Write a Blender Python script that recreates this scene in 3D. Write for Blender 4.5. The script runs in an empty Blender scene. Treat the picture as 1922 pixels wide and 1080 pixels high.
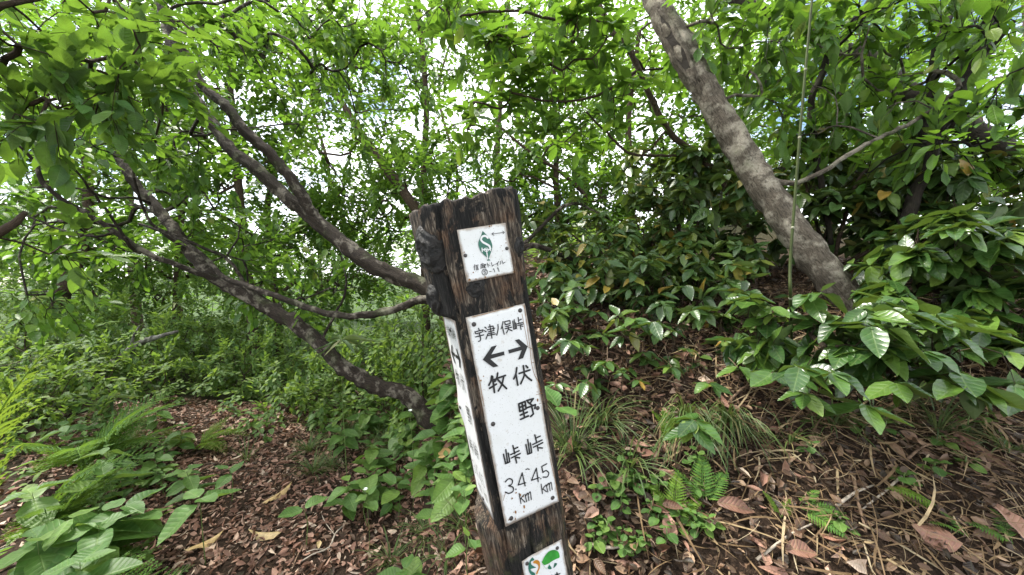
import bpy, bmesh, math, random
import numpy as np
from mathutils import Vector, Matrix

# ------------------------------------------------------------------ camera, world, sun, exposure
SC = bpy.context.scene
COL = SC.collection
F = 700.0                                   # focal length in pixels of the 1922 px wide photograph
CAM = np.array([0.0, 0.0, 1.45])
PITCH = math.radians(5.5)
FW = np.array([0, math.cos(PITCH), -math.sin(PITCH)])
DN = np.array([0, -math.sin(PITCH), -math.cos(PITCH)])
RT = np.array([1.0, 0, 0])
cd = bpy.data.cameras.new('camera'); cam = bpy.data.objects.new('camera', cd); COL.objects.link(cam)
cd.sensor_width = 36; cd.lens = F / 1922 * 36; cd.clip_start = 0.02; cd.clip_end = 5000
cam.location = CAM; cam.rotation_euler = (math.radians(90) - PITCH, 0, 0)
SC.camera = cam

SUN_EL, SUN_AZ = math.radians(56), math.radians(-62)      # azimuth measured from +Y towards +X
w = bpy.data.worlds.new('World'); SC.world = w; w.use_nodes = True
nt = w.node_tree; nt.nodes.clear()
def WN(t, **k):
    n = nt.nodes.new(t)
    for a, b in k.items(): setattr(n, a, b)
    return n
out = WN('ShaderNodeOutputWorld'); bg = WN('ShaderNodeBackground')
sky = WN('ShaderNodeTexSky', sky_type='NISHITA', sun_disc=False)
sky.sun_elevation = SUN_EL; sky.sun_rotation = SUN_AZ; sky.altitude = 900
tc = WN('ShaderNodeTexCoord'); mp = WN('ShaderNodeMapping'); mp.inputs['Scale'].default_value = (1, 1, 2.2)
no = WN('ShaderNodeTexNoise'); no.inputs['Scale'].default_value = 2.3; no.inputs['Detail'].default_value = 6; no.inputs['Roughness'].default_value = .6
rp = WN('ShaderNodeValToRGB'); rp.color_ramp.elements[0].position = .36; rp.color_ramp.elements[1].position = .54
mx = WN('ShaderNodeMix', data_type='RGBA'); mx.inputs[7].default_value = (13.0, 13.3, 13.8, 1)      # sunlit cloud
nt.links.new(tc.outputs['Generated'], mp.inputs['Vector']); nt.links.new(mp.outputs[0], no.inputs['Vector'])
nt.links.new(no.outputs['Fac'], rp.inputs[0]); nt.links.new(rp.outputs[0], mx.inputs[0])
nt.links.new(sky.outputs[0], mx.inputs[6]); nt.links.new(mx.outputs[2], bg.inputs[0])
bg.inputs[1].default_value = 0.09
nt.links.new(bg.outputs[0], out.inputs[0])

sd = bpy.data.lights.new('sun', 'SUN'); so = bpy.data.objects.new('sun', sd); COL.objects.link(so)
sd.energy = 3.3; sd.angle = math.radians(12); sd.color = (1, .95, .86)
sdir = Vector((math.sin(SUN_AZ) * math.cos(SUN_EL), math.cos(SUN_AZ) * math.cos(SUN_EL), math.sin(SUN_EL)))
so.rotation_euler = sdir.to_track_quat('Z', 'Y').to_euler()
SC.view_settings.view_transform = 'Standard'; SC.view_settings.look = 'None'
SC.view_settings.exposure = 1.62; SC.view_settings.gamma = 1
try:
    SC.cycles.max_bounces = 6; SC.cycles.diffuse_bounces = 3; SC.cycles.glossy_bounces = 2
    SC.cycles.transmission_bounces = 5; SC.cycles.caustics_reflective = False; SC.cycles.caustics_refractive = False
except Exception: pass

# ------------------------------------------------------------------ helpers
rng = np.random.default_rng(11)
def P(px, py, d):
    """world point that the photograph shows at pixel (px, py), d metres in front of the camera"""
    return CAM + RT * ((px - 961) / F * d) + DN * ((py - 540) / F * d) + FW * d
def proj(p):
    q = np.asarray(p) - CAM
    z = q @ FW; zz = np.where(np.abs(z) < 1e-6, 1e-6, z)
    return 961 + F * (q @ RT) / zz, 540 + F * (q @ DN) / zz, z
def cross(a, b): return np.array((a[1] * b[2] - a[2] * b[1], a[2] * b[0] - a[0] * b[2], a[0] * b[1] - a[1] * b[0]))
def unit(v):
    v = np.asarray(v, float)
    if v.ndim == 1: return v / max(math.sqrt(v[0] * v[0] + v[1] * v[1] + (v[2] * v[2] if len(v) > 2 else 0)), 1e-9)
    return v / np.maximum(np.linalg.norm(v, axis=-1, keepdims=True), 1e-9)
def smooth(t): t = np.clip(t, 0, 1); return t * t * (3 - 2 * t)
def smin(a, b, k): h = np.clip(.5 + .5 * (b - a) / k, 0, 1); return b * (1 - h) + a * h - k * h * (1 - h)
_ph = rng.uniform(0, 6.28, (40, 3))
def wob(x, y, s, o=0):
    v = 0
    for i in range(5):
        a = _ph[(o * 5 + i) % 40]; f = s * (1 + .63 * i)
        v = v + np.sin(x * f * math.cos(a[0]) + y * f * math.sin(a[0]) + a[1]) / (1 + .5 * i)
    return v / 2.6
def gz(x, y):
    x = np.asarray(x, float); y = np.asarray(y, float)
    xb = np.clip(x, -3, 4); yb = np.clip(y, -3, 8)
    pl = .58 + .20 * (xb - .2) + .68 * (yb - 1.0)
    cap = 1.13 + .13 * np.clip(yb - 1.8, 0, 4) + .10 * np.clip(xb - .3, 0, 2.5)
    pl = smin(pl, cap, .16); pl = -smin(-pl, np.full_like(pl, .03), .1)
    xc = -.10 - .25 * np.clip(yb - 1.3, 0, 1.3)
    wt = smooth((xb - (xc - .40)) / .75)
    lf = -.11 * np.clip(y - 3.2, 0, 12) + .10 * np.clip(-2.2 - x, 0, 3) * smooth((y - 1) / 2) - .03
    z = pl * wt * (1 - .5 * smooth((y - 4) / 6)) + lf * (1 - wt * (1 - smooth((y - 4) / 6)))
    r = np.sqrt(x * x + y * y)
    z = z - .22 * np.clip(r - 14, 0, 250)
    near = np.exp(-(r / 9) ** 2)
    return z + .02 * wob(x, y, 4.2) * near + .009 * wob(x, y, 14, 1) * near + .25 * wob(x, y, .5, 2) * (1 - near) + .004 * wob(x, y, 45, 3) * near
def ground_at(px, py):
    ray = unit(P(px, py, 1.0) - CAM); t = np.arange(.3, 9, .01); q = CAM + ray * t[:, None]
    hit = np.nonzero(q[:, 2] < gz(q[:, 0], q[:, 1]))[0]; p = q[hit[0]] if len(hit) else q[-1]
    return np.array([p[0], p[1], float(gz(p[0], p[1]))])
def gpt(x, y, up=0.0): return np.array([x, y, float(gz(x, y)) + up])

def mesh(name, V, Fc, mat=None, luv=None, sm=True):
    """V (n,3), Fc list of index arrays each (k, m)"""
    me = bpy.data.meshes.new(name)
    V = np.asarray(V, np.float32); me.vertices.add(len(V)); me.vertices.foreach_set('co', V.ravel())
    Fc = [np.asarray(f, np.int32) for f in (Fc if isinstance(Fc, list) else [Fc]) if len(f)]
    nl = sum(f.size for f in Fc); nf = sum(len(f) for f in Fc)
    me.loops.add(nl); me.polygons.add(nf)
    me.loops.foreach_set('vertex_index', np.concatenate([f.ravel() for f in Fc]))
    tot = np.concatenate([np.full(len(f), f.shape[1], np.int32) for f in Fc])
    st = np.concatenate([[0], np.cumsum(tot)[:-1]]).astype(np.int32)
    me.polygons.foreach_set('loop_start', st)
    if sm: me.polygons.foreach_set('use_smooth', np.ones(nf, bool))
    if luv is not None:
        a = me.attributes.new('luv', 'FLOAT_VECTOR', 'POINT'); a.data.foreach_set('vector', np.asarray(luv, np.float32).ravel())
    me.update(calc_edges=True); me.validate()
    if mat: me.materials.append(mat)
    return me
def link(name, me, parent=None, loc=(0, 0, 0)):
    o = bpy.data.objects.new(name, me); COL.objects.link(o); o.location = loc
    if parent: o.parent = parent
    return o
def tag(o, label=None, cat=None, group=None, kind=None):
    if label: o['label'] = label
    if cat: o['category'] = cat
    if group: o['group'] = group
    if kind: o['kind'] = kind
    return o
def thing(name, loc, label, cat, group=None):
    return tag(link(name, None, None, tuple(loc)), label, cat, group)

class Buf:
    """collects geometry for one mesh"""
    def __init__(s): s.V = []; s.Q = []; s.T = []; s.L = []; s.n = 0
    def add(s, V, Q=None, T=None, L=None):
        V = np.asarray(V, float)
        if Q is not None and len(Q): s.Q.append(np.asarray(Q) + s.n)
        if T is not None and len(T): s.T.append(np.asarray(T) + s.n)
        s.V.append(V); s.L.append(np.zeros((len(V), 3)) if L is None else np.asarray(L, float)); s.n += len(V)
    def build(s, name, mat, parent=None, origin=(0, 0, 0), sm=True, loc=None):
        V = np.concatenate(s.V) - np.asarray(origin)
        fc = ([np.concatenate(s.Q)] if s.Q else []) + ([np.concatenate(s.T)] if s.T else [])
        return link(name, mesh(name, V, fc, mat, np.concatenate(s.L), sm), parent, (0, 0, 0) if loc is None else loc)

def catmull(pts, step):
    pts = np.asarray(pts, float); n = len(pts)
    if n == 2:
        k = max(2, int(np.linalg.norm(pts[1, :3] - pts[0, :3]) / step) + 1)
        return pts[0] + (pts[1] - pts[0]) * np.linspace(0, 1, k)[:, None]
    e = np.concatenate([[2 * pts[0] - pts[1]], pts, [2 * pts[-1] - pts[-2]]]); o = []
    for i in range(n - 1):
        a, b, c, d = e[i:i + 4]; k = max(1, int(np.linalg.norm(c[:3] - b[:3]) / step))
        t = np.linspace(0, 1, k, endpoint=False)[:, None]
        o.append(.5 * (2 * b + (c - a) * t + (2 * a - 5 * b + 4 * c - d) * t ** 2 + (3 * b - a - 3 * c + d) * t ** 3))
    o.append(pts[-1:]); return np.concatenate(o)
def frames(pts):
    T = unit(np.gradient(pts, axis=0)); N = np.zeros_like(T)
    a = np.array([0, 0, 1.0]) if abs(T[0, 2]) < .9 else np.array([1.0, 0, 0])
    n = unit(np.cross(T[0], a))
    for i in range(len(T)):
        n = unit(n - T[i] * (n @ T[i])); N[i] = n
    return T, N, np.cross(T, N)
def tube(buf, pts, rad, sides=6, cap=True, rough=0.0, seed=0, lum=0.0):
    pts = np.asarray(pts, float); n = len(pts); rad = np.broadcast_to(np.asarray(rad, float), (n,))
    T, N, B = frames(pts); a = np.linspace(0, 2 * np.pi, sides, endpoint=False)
    R = rad[:, None] * np.ones(sides)
    s = np.concatenate([[0], np.cumsum(np.linalg.norm(np.diff(pts, axis=0), axis=1))])
    if rough:
        r2 = np.random.default_rng(seed)
        for k in range(7):
            m = r2.integers(1, 7); fz = r2.uniform(4, 60); p1, p2 = r2.uniform(0, 6.28, 2)
            R = R * (1 + rough * .42 * np.sin(m * a[None] + p1 + 1.3 * np.sin(s[:, None] * fz * .3)) * np.sin(s[:, None] * fz + p2))
    V = pts[:, None] + R[..., None] * (np.cos(a)[None, :, None] * N[:, None] + np.sin(a)[None, :, None] * B[:, None])
    i = np.arange(n - 1)[:, None] * sides; j = np.arange(sides)[None]; j2 = (j + 1) % sides
    Q = np.stack([i + j, i + j2, i + sides + j2, i + sides + j], -1).reshape(-1, 4)
    L = np.stack([np.broadcast_to(a / 6.2832, (n, sides)), np.broadcast_to(s[:, None], (n, sides)), np.full((n, sides), lum)], -1).reshape(-1, 3)
    V = V.reshape(-1, 3); Tt = []
    if cap and sides > 3:
        V = np.concatenate([V, pts[-1:] + T[-1:] * rad[-1] * .3, pts[:1]]); L = np.concatenate([L, L[-1:], L[:1]])
        b = (n - 1) * sides; jj = np.arange(sides)
        Tt = np.concatenate([np.stack([b + jj, b + (jj + 1) % sides, np.full(sides, n * sides)], -1), np.stack([(jj + 1) % sides, jj, np.full(sides, n * sides + 1)], -1)])
    buf.add(V, Q, Tt, L)

# ------------------------------------------------------------------ materials
def newmat(name):
    m = bpy.data.materials.new(name); m.use_nodes = True; t = m.node_tree; t.nodes.clear()
    class H: pass
    h = H(); h.m = m; h.t = t
    def N(ty, **k):
        n = t.nodes.new(ty)
        for a, b in k.items():
            if a.startswith('i_'): n.inputs[a[2:].replace('_', ' ')].default_value = b
            else: setattr(n, a, b)
        return n
    def Lk(a, b): t.links.new(a, b)
    def M(op, a, b=None, c=None, clamp=False):
        n = t.nodes.new('ShaderNodeMath'); n.operation = op; n.use_clamp = clamp
        for i, v in enumerate((a, b, c)):
            if v is None: continue
            if isinstance(v, (int, float)): n.inputs[i].default_value = v
            else: t.links.new(v, n.inputs[i])
        return n.outputs[0]
    def ramp(fac, stops, interp='LINEAR'):
        n = t.nodes.new('ShaderNodeValToRGB'); cr = n.color_ramp; cr.interpolation = interp
        while len(cr.elements) < len(stops): cr.elements.new(.5)
        for e, (p, c) in zip(cr.elements, stops):
            e.position = p; e.color = (c, c, c, 1) if isinstance(c, (int, float)) else (*c, 1)
        t.links.new(fac, n.inputs[0]); return n.outputs[0]
    def mix(f, a, b, bt='MIX'):
        n = t.nodes.new('ShaderNodeMix'); n.data_type = 'RGBA'; n.blend_type = bt
        for i, v in ((0, f), (6, a), (7, b)):
            if isinstance(v, (int, float)): n.inputs[i].default_value = v
            elif isinstance(v, tuple): n.inputs[i].default_value = (*v, 1)
            else: t.links.new(v, n.inputs[i])
        return n.outputs[2]
    def noise(vec, scale, detail=4, rough=.55, dist=0):
        n = N('ShaderNodeTexNoise'); n.inputs['Scale'].default_value = scale; n.inputs['Detail'].default_value = detail
        n.inputs['Roughness'].default_value = rough; n.inputs['Distortion'].default_value = dist
        if vec is not None: Lk(vec, n.inputs['Vector'])
        return n.outputs['Fac']
    def mapping(vec, scale):
        n = N('ShaderNodeMapping'); n.inputs['Scale'].default_value = scale; Lk(vec, n.inputs['Vector']); return n.outputs[0]
    def bump(hgt, s=.4, d=.01, nrm=None):
        n = N('ShaderNodeBump'); n.inputs['Strength'].default_value = s; n.inputs['Distance'].default_value = d; Lk(hgt, n.inputs['Height'])
        if nrm is not None: Lk(nrm, n.inputs['Normal'])
        return n.outputs[0]
    def pbsdf(col, rough=.7, nrm=None, spec=.5):
        n = N('ShaderNodeBsdfPrincipled'); n.inputs['Specular IOR Level'].default_value = spec
        for key, v in (('Base Color', col), ('Roughness', rough)):
            if isinstance(v, (int, float)): n.inputs[key].default_value = v
            elif isinstance(v, tuple): n.inputs[key].default_value = (*v, 1)
            else: Lk(v, n.inputs[key])
        if nrm is not None: Lk(nrm, n.inputs['Normal'])
        return n.outputs[0]
    def end(sh):
        o = N('ShaderNodeOutputMaterial'); Lk(sh, o.inputs[0]); return m
    h.N, h.Lk, h.M, h.ramp, h.mix, h.noise, h.mapping, h.bump, h.pbsdf, h.end = N, Lk, M, ramp, mix, noise, mapping, bump, pbsdf, end
    return h

def leafmat(name, stops, trans=(.20, .34, .03), tf=.38, rough=.42, spec=.5, nv=8, vein=.5, back=(.10, .15, .05), blot=.0, rel=.5):
    h = newmat(name); M = h.M
    at = h.N('ShaderNodeAttribute', attribute_name='luv'); sp = h.N('ShaderNodeSeparateXYZ'); h.Lk(at.outputs['Vector'], sp.inputs[0])
    oi = h.N('ShaderNodeObjectInfo'); geo = h.N('ShaderNodeNewGeometry')
    r = M('FRACT', M('ADD', sp.outputs[2], oi.outputs['Random']))
    col = h.ramp(r, stops)
    ax = M('ABSOLUTE', sp.outputs[0])
    sv = M('PINGPONG', M('SUBTRACT', M('MULTIPLY', sp.outputs[1], float(nv)), M('MULTIPLY', ax, 1.6)), .5)
    svm = M('SUBTRACT', 1.0, M('MULTIPLY', sv, 6.5), clamp=True)
    mid = M('SUBTRACT', 1.0, M('MULTIPLY', ax, 11.0), clamp=True)
    vn = M('MAXIMUM', M('MULTIPLY', svm, .6), mid)
    ns = h.noise(geo.outputs['Position'], 34, 3)
    col = h.mix(M('MULTIPLY', vn, vein * .55), col, h.mix(.5, col, (.35, .45, .15)))
    col = h.mix(1.0, col, h.ramp(ns, [(.3, .72), (.7, 1.2)]), 'MULTIPLY')
    if blot: col = h.mix(h.ramp(h.noise(geo.outputs['Position'], 120, 3), [(.64, 0.0), (.72, blot)]), col, (.16, .10, .03))
    bf = geo.outputs['Backfacing']
    colb = h.mix(M('MULTIPLY', bf, .55), col, back)
    rg = M('ADD', rough, M('MULTIPLY', bf, .25))
    bp = h.bump(M('ADD', M('MULTIPLY', vn, -1.0), M('MULTIPLY', sv, 1.2)), rel, .0022)
    p = h.pbsdf(colb, rg, bp, spec)
    tr = h.N('ShaderNodeBsdfTranslucent'); h.Lk(h.mix(1.0, h.mix(.45, col, trans), h.mix(M('MULTIPLY', vn, .4), (1, 1, 1), (.55, .6, .4)), 'MULTIPLY'), tr.inputs[0])
    ms = h.N('ShaderNodeMixShader'); ms.inputs[0].default_value = tf; h.Lk(p, ms.inputs[1]); h.Lk(tr.outputs[0], ms.inputs[2])
    return h.end(ms.outputs[0])

M_LF = {
 'broad': leafmat('leaf_broad', [(0, (.036, .105, .010)), (.5, (.066, .16, .013)), (.93, (.12, .215, .018)), (1, (.19, .21, .03))], (.25, .45, .035), .45),
 'big': leafmat('leaf_large', [(0, (.038, .11, .02)), (.6, (.06, .15, .022)), (1, (.11, .20, .03))], (.27, .44, .03), .42, .4, nv=9),
 'far': leafmat('leaf_distant', [(0, (.040, .11, .013)), (.5, (.08, .17, .018)), (1, (.155, .25, .024))], (.27, .48, .04), .5, .5),
 'under': leafmat('leaf_understory', [(0, (.055, .13, .024)), (.6, (.10, .195, .032)), (1, (.18, .27, .04))], (.34, .5, .05), .45, .5),
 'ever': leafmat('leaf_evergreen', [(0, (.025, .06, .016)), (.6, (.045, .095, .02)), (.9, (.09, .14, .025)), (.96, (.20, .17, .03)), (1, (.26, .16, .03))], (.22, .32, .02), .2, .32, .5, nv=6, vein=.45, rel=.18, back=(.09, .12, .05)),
 'glossy': leafmat('leaf_glossy', [(0, (.016, .045, .010)), (.5, (.032, .08, .014)), (.95, (.075, .14, .02)), (1, (.12, .18, .03))], (.24, .36, .03), .2, .30, .55, nv=6, vein=.5, rel=.22, back=(.11, .15, .06)),
 'herb': leafmat('leaf_herb', [(0, (.055, .135, .028)), (.6, (.09, .185, .035)), (1, (.14, .235, .04))], (.28, .42, .04), .35, .5, .4, nv=9, vein=1.0, rel=.45),
 'fern': leafmat('leaf_fern', [(0, (.06, .15, .03)), (.6, (.09, .20, .035)), (1, (.15, .27, .035))], (.30, .46, .04), .38, .55, .3, nv=1, vein=.3),
 'fern_lime': leafmat('leaf_fern_lime', [(0, (.11, .22, .025)), (1, (.17, .28, .03))], (.4, .5, .04), .38, .55, .3, nv=1, vein=.3),
 'grass': leafmat('leaf_grass', [(0, (.045, .09, .022)), (.6, (.08, .14, .03)), (.88, (.12, .16, .04)), (1, (.26, .21, .09))], (.24, .32, .05), .25, .45, nv=1, vein=.2),
 'sasa': leafmat('leaf_bamboo', [(0, (.06, .12, .035)), (.7, (.11, .17, .06)), (1, (.30, .30, .14))], (.24, .34, .07), .3, .5, nv=1, vein=.4),
 'dead': leafmat('leaf_dead', [(0, (.035, .019, .012)), (.2, (.11, .054, .036)), (.45, (.24, .118, .082)), (.7, (.35, .195, .14)), (.88, (.48, .32, .24)), (1, (.58, .46, .35))], (.3, .12, .04), .12, .55, .4, nv=9, vein=.5, back=(.2, .12, .07), blot=.5),
 'damp_shaded': leafmat('leaf_damp_shaded', [(0, (.018, .010, .007)), (.3, (.045, .023, .014)), (.6, (.095, .048, .028)), (.85, (.17, .095, .055)), (1, (.32, .21, .13))], (.2, .09, .03), .1, .45, .5, nv=9, vein=.4, back=(.12, .075, .045), blot=.5),  # damp bank leaves, browns darkened further to deepen the bank's shade
 'dry': leafmat('leaf_dry', [(0, (.12, .07, .035)), (.5, (.22, .14, .07)), (.8, (.33, .24, .13)), (1, (.42, .34, .22))], (.4, .3, .12), .12, .6, .3, nv=1, vein=.3, back=(.28, .2, .11)),
 'tan': leafmat('leaf_tan', [(0, (.40, .26, .10)), (.6, (.46, .32, .14)), (1, (.5, .38, .2))], (.5, .36, .12), .15, .5, .4, nv=12, vein=.6, back=(.42, .34, .2), blot=.6),
}
def barkmat(name, dark, mid, pale, palef=.55, moss=.0, sc=1.0):
    h = newmat(name); M = h.M
    tcn = h.N('ShaderNodeTexCoord'); ob = tcn.outputs['Object']
    at = h.N('ShaderNodeAttribute', attribute_name='luv')
    st = h.noise(h.mapping(at.outputs['Vector'], (14, 7, 1)), 5 * sc, 6, .6, .6)
    n1 = h.noise(ob, 18 * sc, 6, .62); n2 = h.noise(ob, 55 * sc, 5, .65); n3 = h.noise(ob, 5 * sc, 3)
    col = h.mix(h.ramp(st, [(.35, 0.0), (.65, 1.0)]), dark, mid)
    col = h.mix(h.ramp(M('ADD', M('MULTIPLY', n1, .7), M('MULTIPLY', n3, .3)), [(palef - .05, 0.0), (palef + .06, 1.0)]), col, pale)
    col = h.mix(h.ramp(n2, [(.56, 0.0), (.66, .75)]), col, dark)
    if moss: col = h.mix(h.ramp(h.noise(ob, 9, 5), [(.55, 0.0), (.68, moss)]), col, (.05, .08, .018))
    hg = M('ADD', M('MULTIPLY', st, .6), M('ADD', M('MULTIPLY', n1, .5), M('MULTIPLY', n2, .35)))
    return h.end(h.pbsdf(col, .85, h.bump(hg, 1.0, .014), .2))
M_BK = {
 'pale': barkmat('bark_pale_mottled', (.045, .036, .027), (.13, .108, .082), (.27, .24, .19), .52, .3),
 'dark': barkmat('bark_dark', (.012, .009, .007), (.046, .035, .025), (.20, .175, .14), .56, .35),
 'brown': barkmat('bark_brown', (.03, .02, .014), (.10, .068, .046), (.16, .13, .10), .62, .2),
 'grey': barkmat('bark_grey', (.06, .055, .048), (.15, .14, .12), (.26, .25, .22), .52, .0),
 'black': barkmat('bark_blackish', (.012, .010, .008), (.035, .027, .02), (.09, .075, .055), .64, .2),
}
def simple(name, col, rough=.6, spec=.4, var=.25, sc=40, bmp=0):
    h = newmat(name); tcn = h.N('ShaderNodeTexCoord')
    n = h.noise(tcn.outputs['Object'], sc, 4)
    c = h.mix(1.0, col, h.ramp(n, [(.3, 1 - var), (.7, 1 + var)]), 'MULTIPLY')
    return h.end(h.pbsdf(c, rough, h.bump(n, bmp, .002) if bmp else None, spec))
M_STEM = simple('stem_green', (.10, .15, .04), .5)
M_STEMB = simple('stem_brown', (.09, .06, .035), .7)
M_CULM = simple('bamboo_culm_green', (.03, .042, .010), .7, .2, .3, 25)
M_NODE = simple('bamboo_node_pale', (.16, .16, .11), .6)
M_TWIG = simple('dead_twig', (.17, .11, .07), .8, .3, .5, 60, .4)
M_TWIGP = simple('dead_twig_pale', (.34, .29, .23), .8, .3, .4, 60, .4)
M_BLACK = simple('paint_black', (.012, .012, .013), .5, .4, .3, 200)
M_GREEN = simple('print_dark_green', (.02, .11, .075), .5, .4, .2, 120)
M_LIME = simple('print_leaf_green', (.03, .22, .03), .5, .4, .35, 60)
M_ORANGE = simple('print_orange', (.42, .18, .02), .5, .4, .3, 60)
M_NAIL = simple('nail_rusty', (.035, .03, .028), .5, .5, .5, 300)
M_RUST = simple('rust_stain', (.20, .10, .035), .8, .2, .5, 300)
M_PETAL = simple('petal_white', (.75, .78, .72), .5)

def platemat():
    h = newmat('sign_white_paint'); M = h.M; ob = h.N('ShaderNodeTexCoord').outputs['Object']
    n1 = h.noise(ob, 420, 3, .6); n2 = h.noise(ob, 60, 5, .6); n3 = h.noise(ob, 14, 4)
    col = h.mix(h.ramp(n3, [(.35, 0.0), (.7, .35)]), (.62, .63, .64), (.50, .50, .46))
    col = h.mix(h.ramp(n1, [(.64, 0.0), (.70, .75)]), col, (.16, .13, .10))
    col = h.mix(h.ramp(n2, [(.63, 0.0), (.72, .55)]), col, (.38, .34, .28))
    at = h.N('ShaderNodeAttribute', attribute_name='luv'); sp = h.N('ShaderNodeSeparateXYZ'); h.Lk(at.outputs['Vector'], sp.inputs[0])
    e = M('ADD', sp.outputs[0], M('MULTIPLY', M('SUBTRACT', n2, .5), .9))          # dirt held along the plate's rim
    col = h.mix(h.ramp(e, [(.55, 0.0), (.95, .8)]), col, (.22, .16, .11))
    return h.end(h.pbsdf(col, h.ramp(n2, [(.3, .32), (.7, .6)]), h.bump(n2, .12, .001), .5))
M_PLATE = platemat()
def postmat():
    h = newmat('post_charred_wood'); M = h.M; ob = h.N('ShaderNodeTexCoord').outputs['Object']
    g = h.noise(h.mapping(ob, (95, 95, 11)), 2.2, 9, .74, .7)
    g2 = h.noise(h.mapping(ob, (190, 190, 16)), 2.4, 6, .68)
    pt = h.noise(h.mapping(ob, (13, 13, 6)), 1.2, 7, .68, .8)
    base = h.ramp(g, [(.38, (.010, .008, .007)), (.49, (.055, .043, .033)), (.57, (.17, .135, .10)), (.68, (.40, .34, .27))])
    warm = h.ramp(g, [(.38, (.012, .008, .006)), (.50, (.075, .042, .025)), (.66, (.26, .17, .11))])
    col = h.mix(h.ramp(h.noise(ob, 13, 4, .6), [(.48, 0.0), (.6, 1.0)]), base, warm)
    char = h.ramp(pt, [(.47, 1.0), (.51, 0.0)])
    cc = h.ramp(g2, [(.42, (.005, .005, .005)), (.6, (.02, .018, .016)), (.74, (.12, .10, .085))])
    col = h.mix(char, col, cc)
    sp = h.N('ShaderNodeSeparateXYZ'); h.Lk(ob, sp.inputs[0])
    low = M('MULTIPLY', h.ramp(M('MULTIPLY', sp.outputs[2], -1.0), [(.40, 0.0), (.56, 1.0)]), h.ramp(h.noise(ob, 30, 5, .65), [(.5, 0.0), (.62, .8)]))
    col = h.mix(low, col, (.075, .08, .03))                                      # moss that has climbed the foot
    hg = M('ADD', M('MULTIPLY', g, 1.0), M('MULTIPLY', g2, .5))
    return h.end(h.pbsdf(col, .8, h.bump(hg, 1.0, .011), .3))
M_POST = postmat()
def knotmat():
    h = newmat('post_knot_char'); ob = h.N('ShaderNodeTexCoord').outputs['Object']
    n = h.noise(ob, 70, 6, .65, .8)
    c = h.ramp(n, [(.4, (.004, .004, .004)), (.66, (.016, .013, .011)), (.8, (.08, .065, .05))])
    return h.end(h.pbsdf(c, .6, h.bump(n, 1.0, .008), .4))
M_KNOT = knotmat()
def soilmat(name, green):
    h = newmat(name); M = h.M; ob = h.N('ShaderNodeNewGeometry').outputs['Position']
    n1 = h.noise(ob, 75, 7, .72); n2 = h.noise(ob, 9, 5, .6); n3 = h.noise(ob, 240, 3)
    col = h.ramp(n1, [(.3, (.010, .007, .005)), (.5, (.042, .027, .018)), (.66, (.10, .066, .042)), (.8, (.19, .13, .085))])
    col = h.mix(h.ramp(n2, [(.45, 0.0), (.7, .7)]), col, (.03, .018, .012))
    if green:
        r = h.N('ShaderNodeVectorMath', operation='LENGTH'); h.Lk(ob, r.inputs[0])
        col = h.mix(h.ramp(M('MULTIPLY', r.outputs['Value'], .02), [(.07, 0.0), (.16, 1.0)]), col, h.ramp(n2, [(.35, (.02, .035, .012)), (.65, (.06, .095, .03))]))
    return h.end(h.pbsdf(col, .95, h.bump(M('ADD', n1, M('MULTIPLY', n3, .4)), 1.0, .02), .15))
M_SOIL = soilmat('forest_soil', True); M_TRAIL = soilmat('trail_soil', False)

# ------------------------------------------------------------------ ground and trail
t = np.linspace(-1, 1, 330); gx = .2 + np.sinh(7.4 * t); gy = 1.4 + np.sinh(7.4 * t)
X, Y = np.meshgrid(gx, gy); V = np.stack([X, Y, gz(X, Y)], -1).reshape(-1, 3); n = len(t)
i = np.arange(n - 1)[:, None] * n + np.arange(n - 1)[None]; Q = np.stack([i, i + 1, i + n + 1, i + n], -1).reshape(-1, 4)
tag(link('ground', mesh('ground', V, Q, M_SOIL)), kind='structure')
tc_ = catmull([(-.3, .2), (-.55, 1.0), (-.95, 1.75), (-1.55, 2.35), (-2.25, 2.8), (-3.3, 3.1), (-4.6, 3.3)], .05)
td = unit(np.gradient(tc_, axis=0)); tn = np.stack([td[:, 1], -td[:, 0]], 1)
ww = np.interp(np.arange(len(tc_)), [0, 22, 45, len(tc_)], [.55, .62, .55, .4]) + .05 * np.sin(np.arange(len(tc_)) * .5)
k = np.linspace(-1, 1, 22)
G = tc_[:, None] + tn[:, None] * (k[None] * ww[:, None])[..., None]
V = np.concatenate([G, gz(G[..., 0], G[..., 1])[..., None] + .006], -1).reshape(-1, 3)
i = np.arange(len(tc_) - 1)[:, None] * 22 + np.arange(21)[None]; Q = np.stack([i, i + 1, i + 23, i + 22], -1).reshape(-1, 4)
tag(link('trail', mesh('trail', V, Q, M_TRAIL)), kind='structure')
def trail_dist(x, y):
    d = np.min(np.hypot(x[:, None] - tc_[None, :, 0], y[:, None] - tc_[None, :, 1]), axis=1); return d

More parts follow.
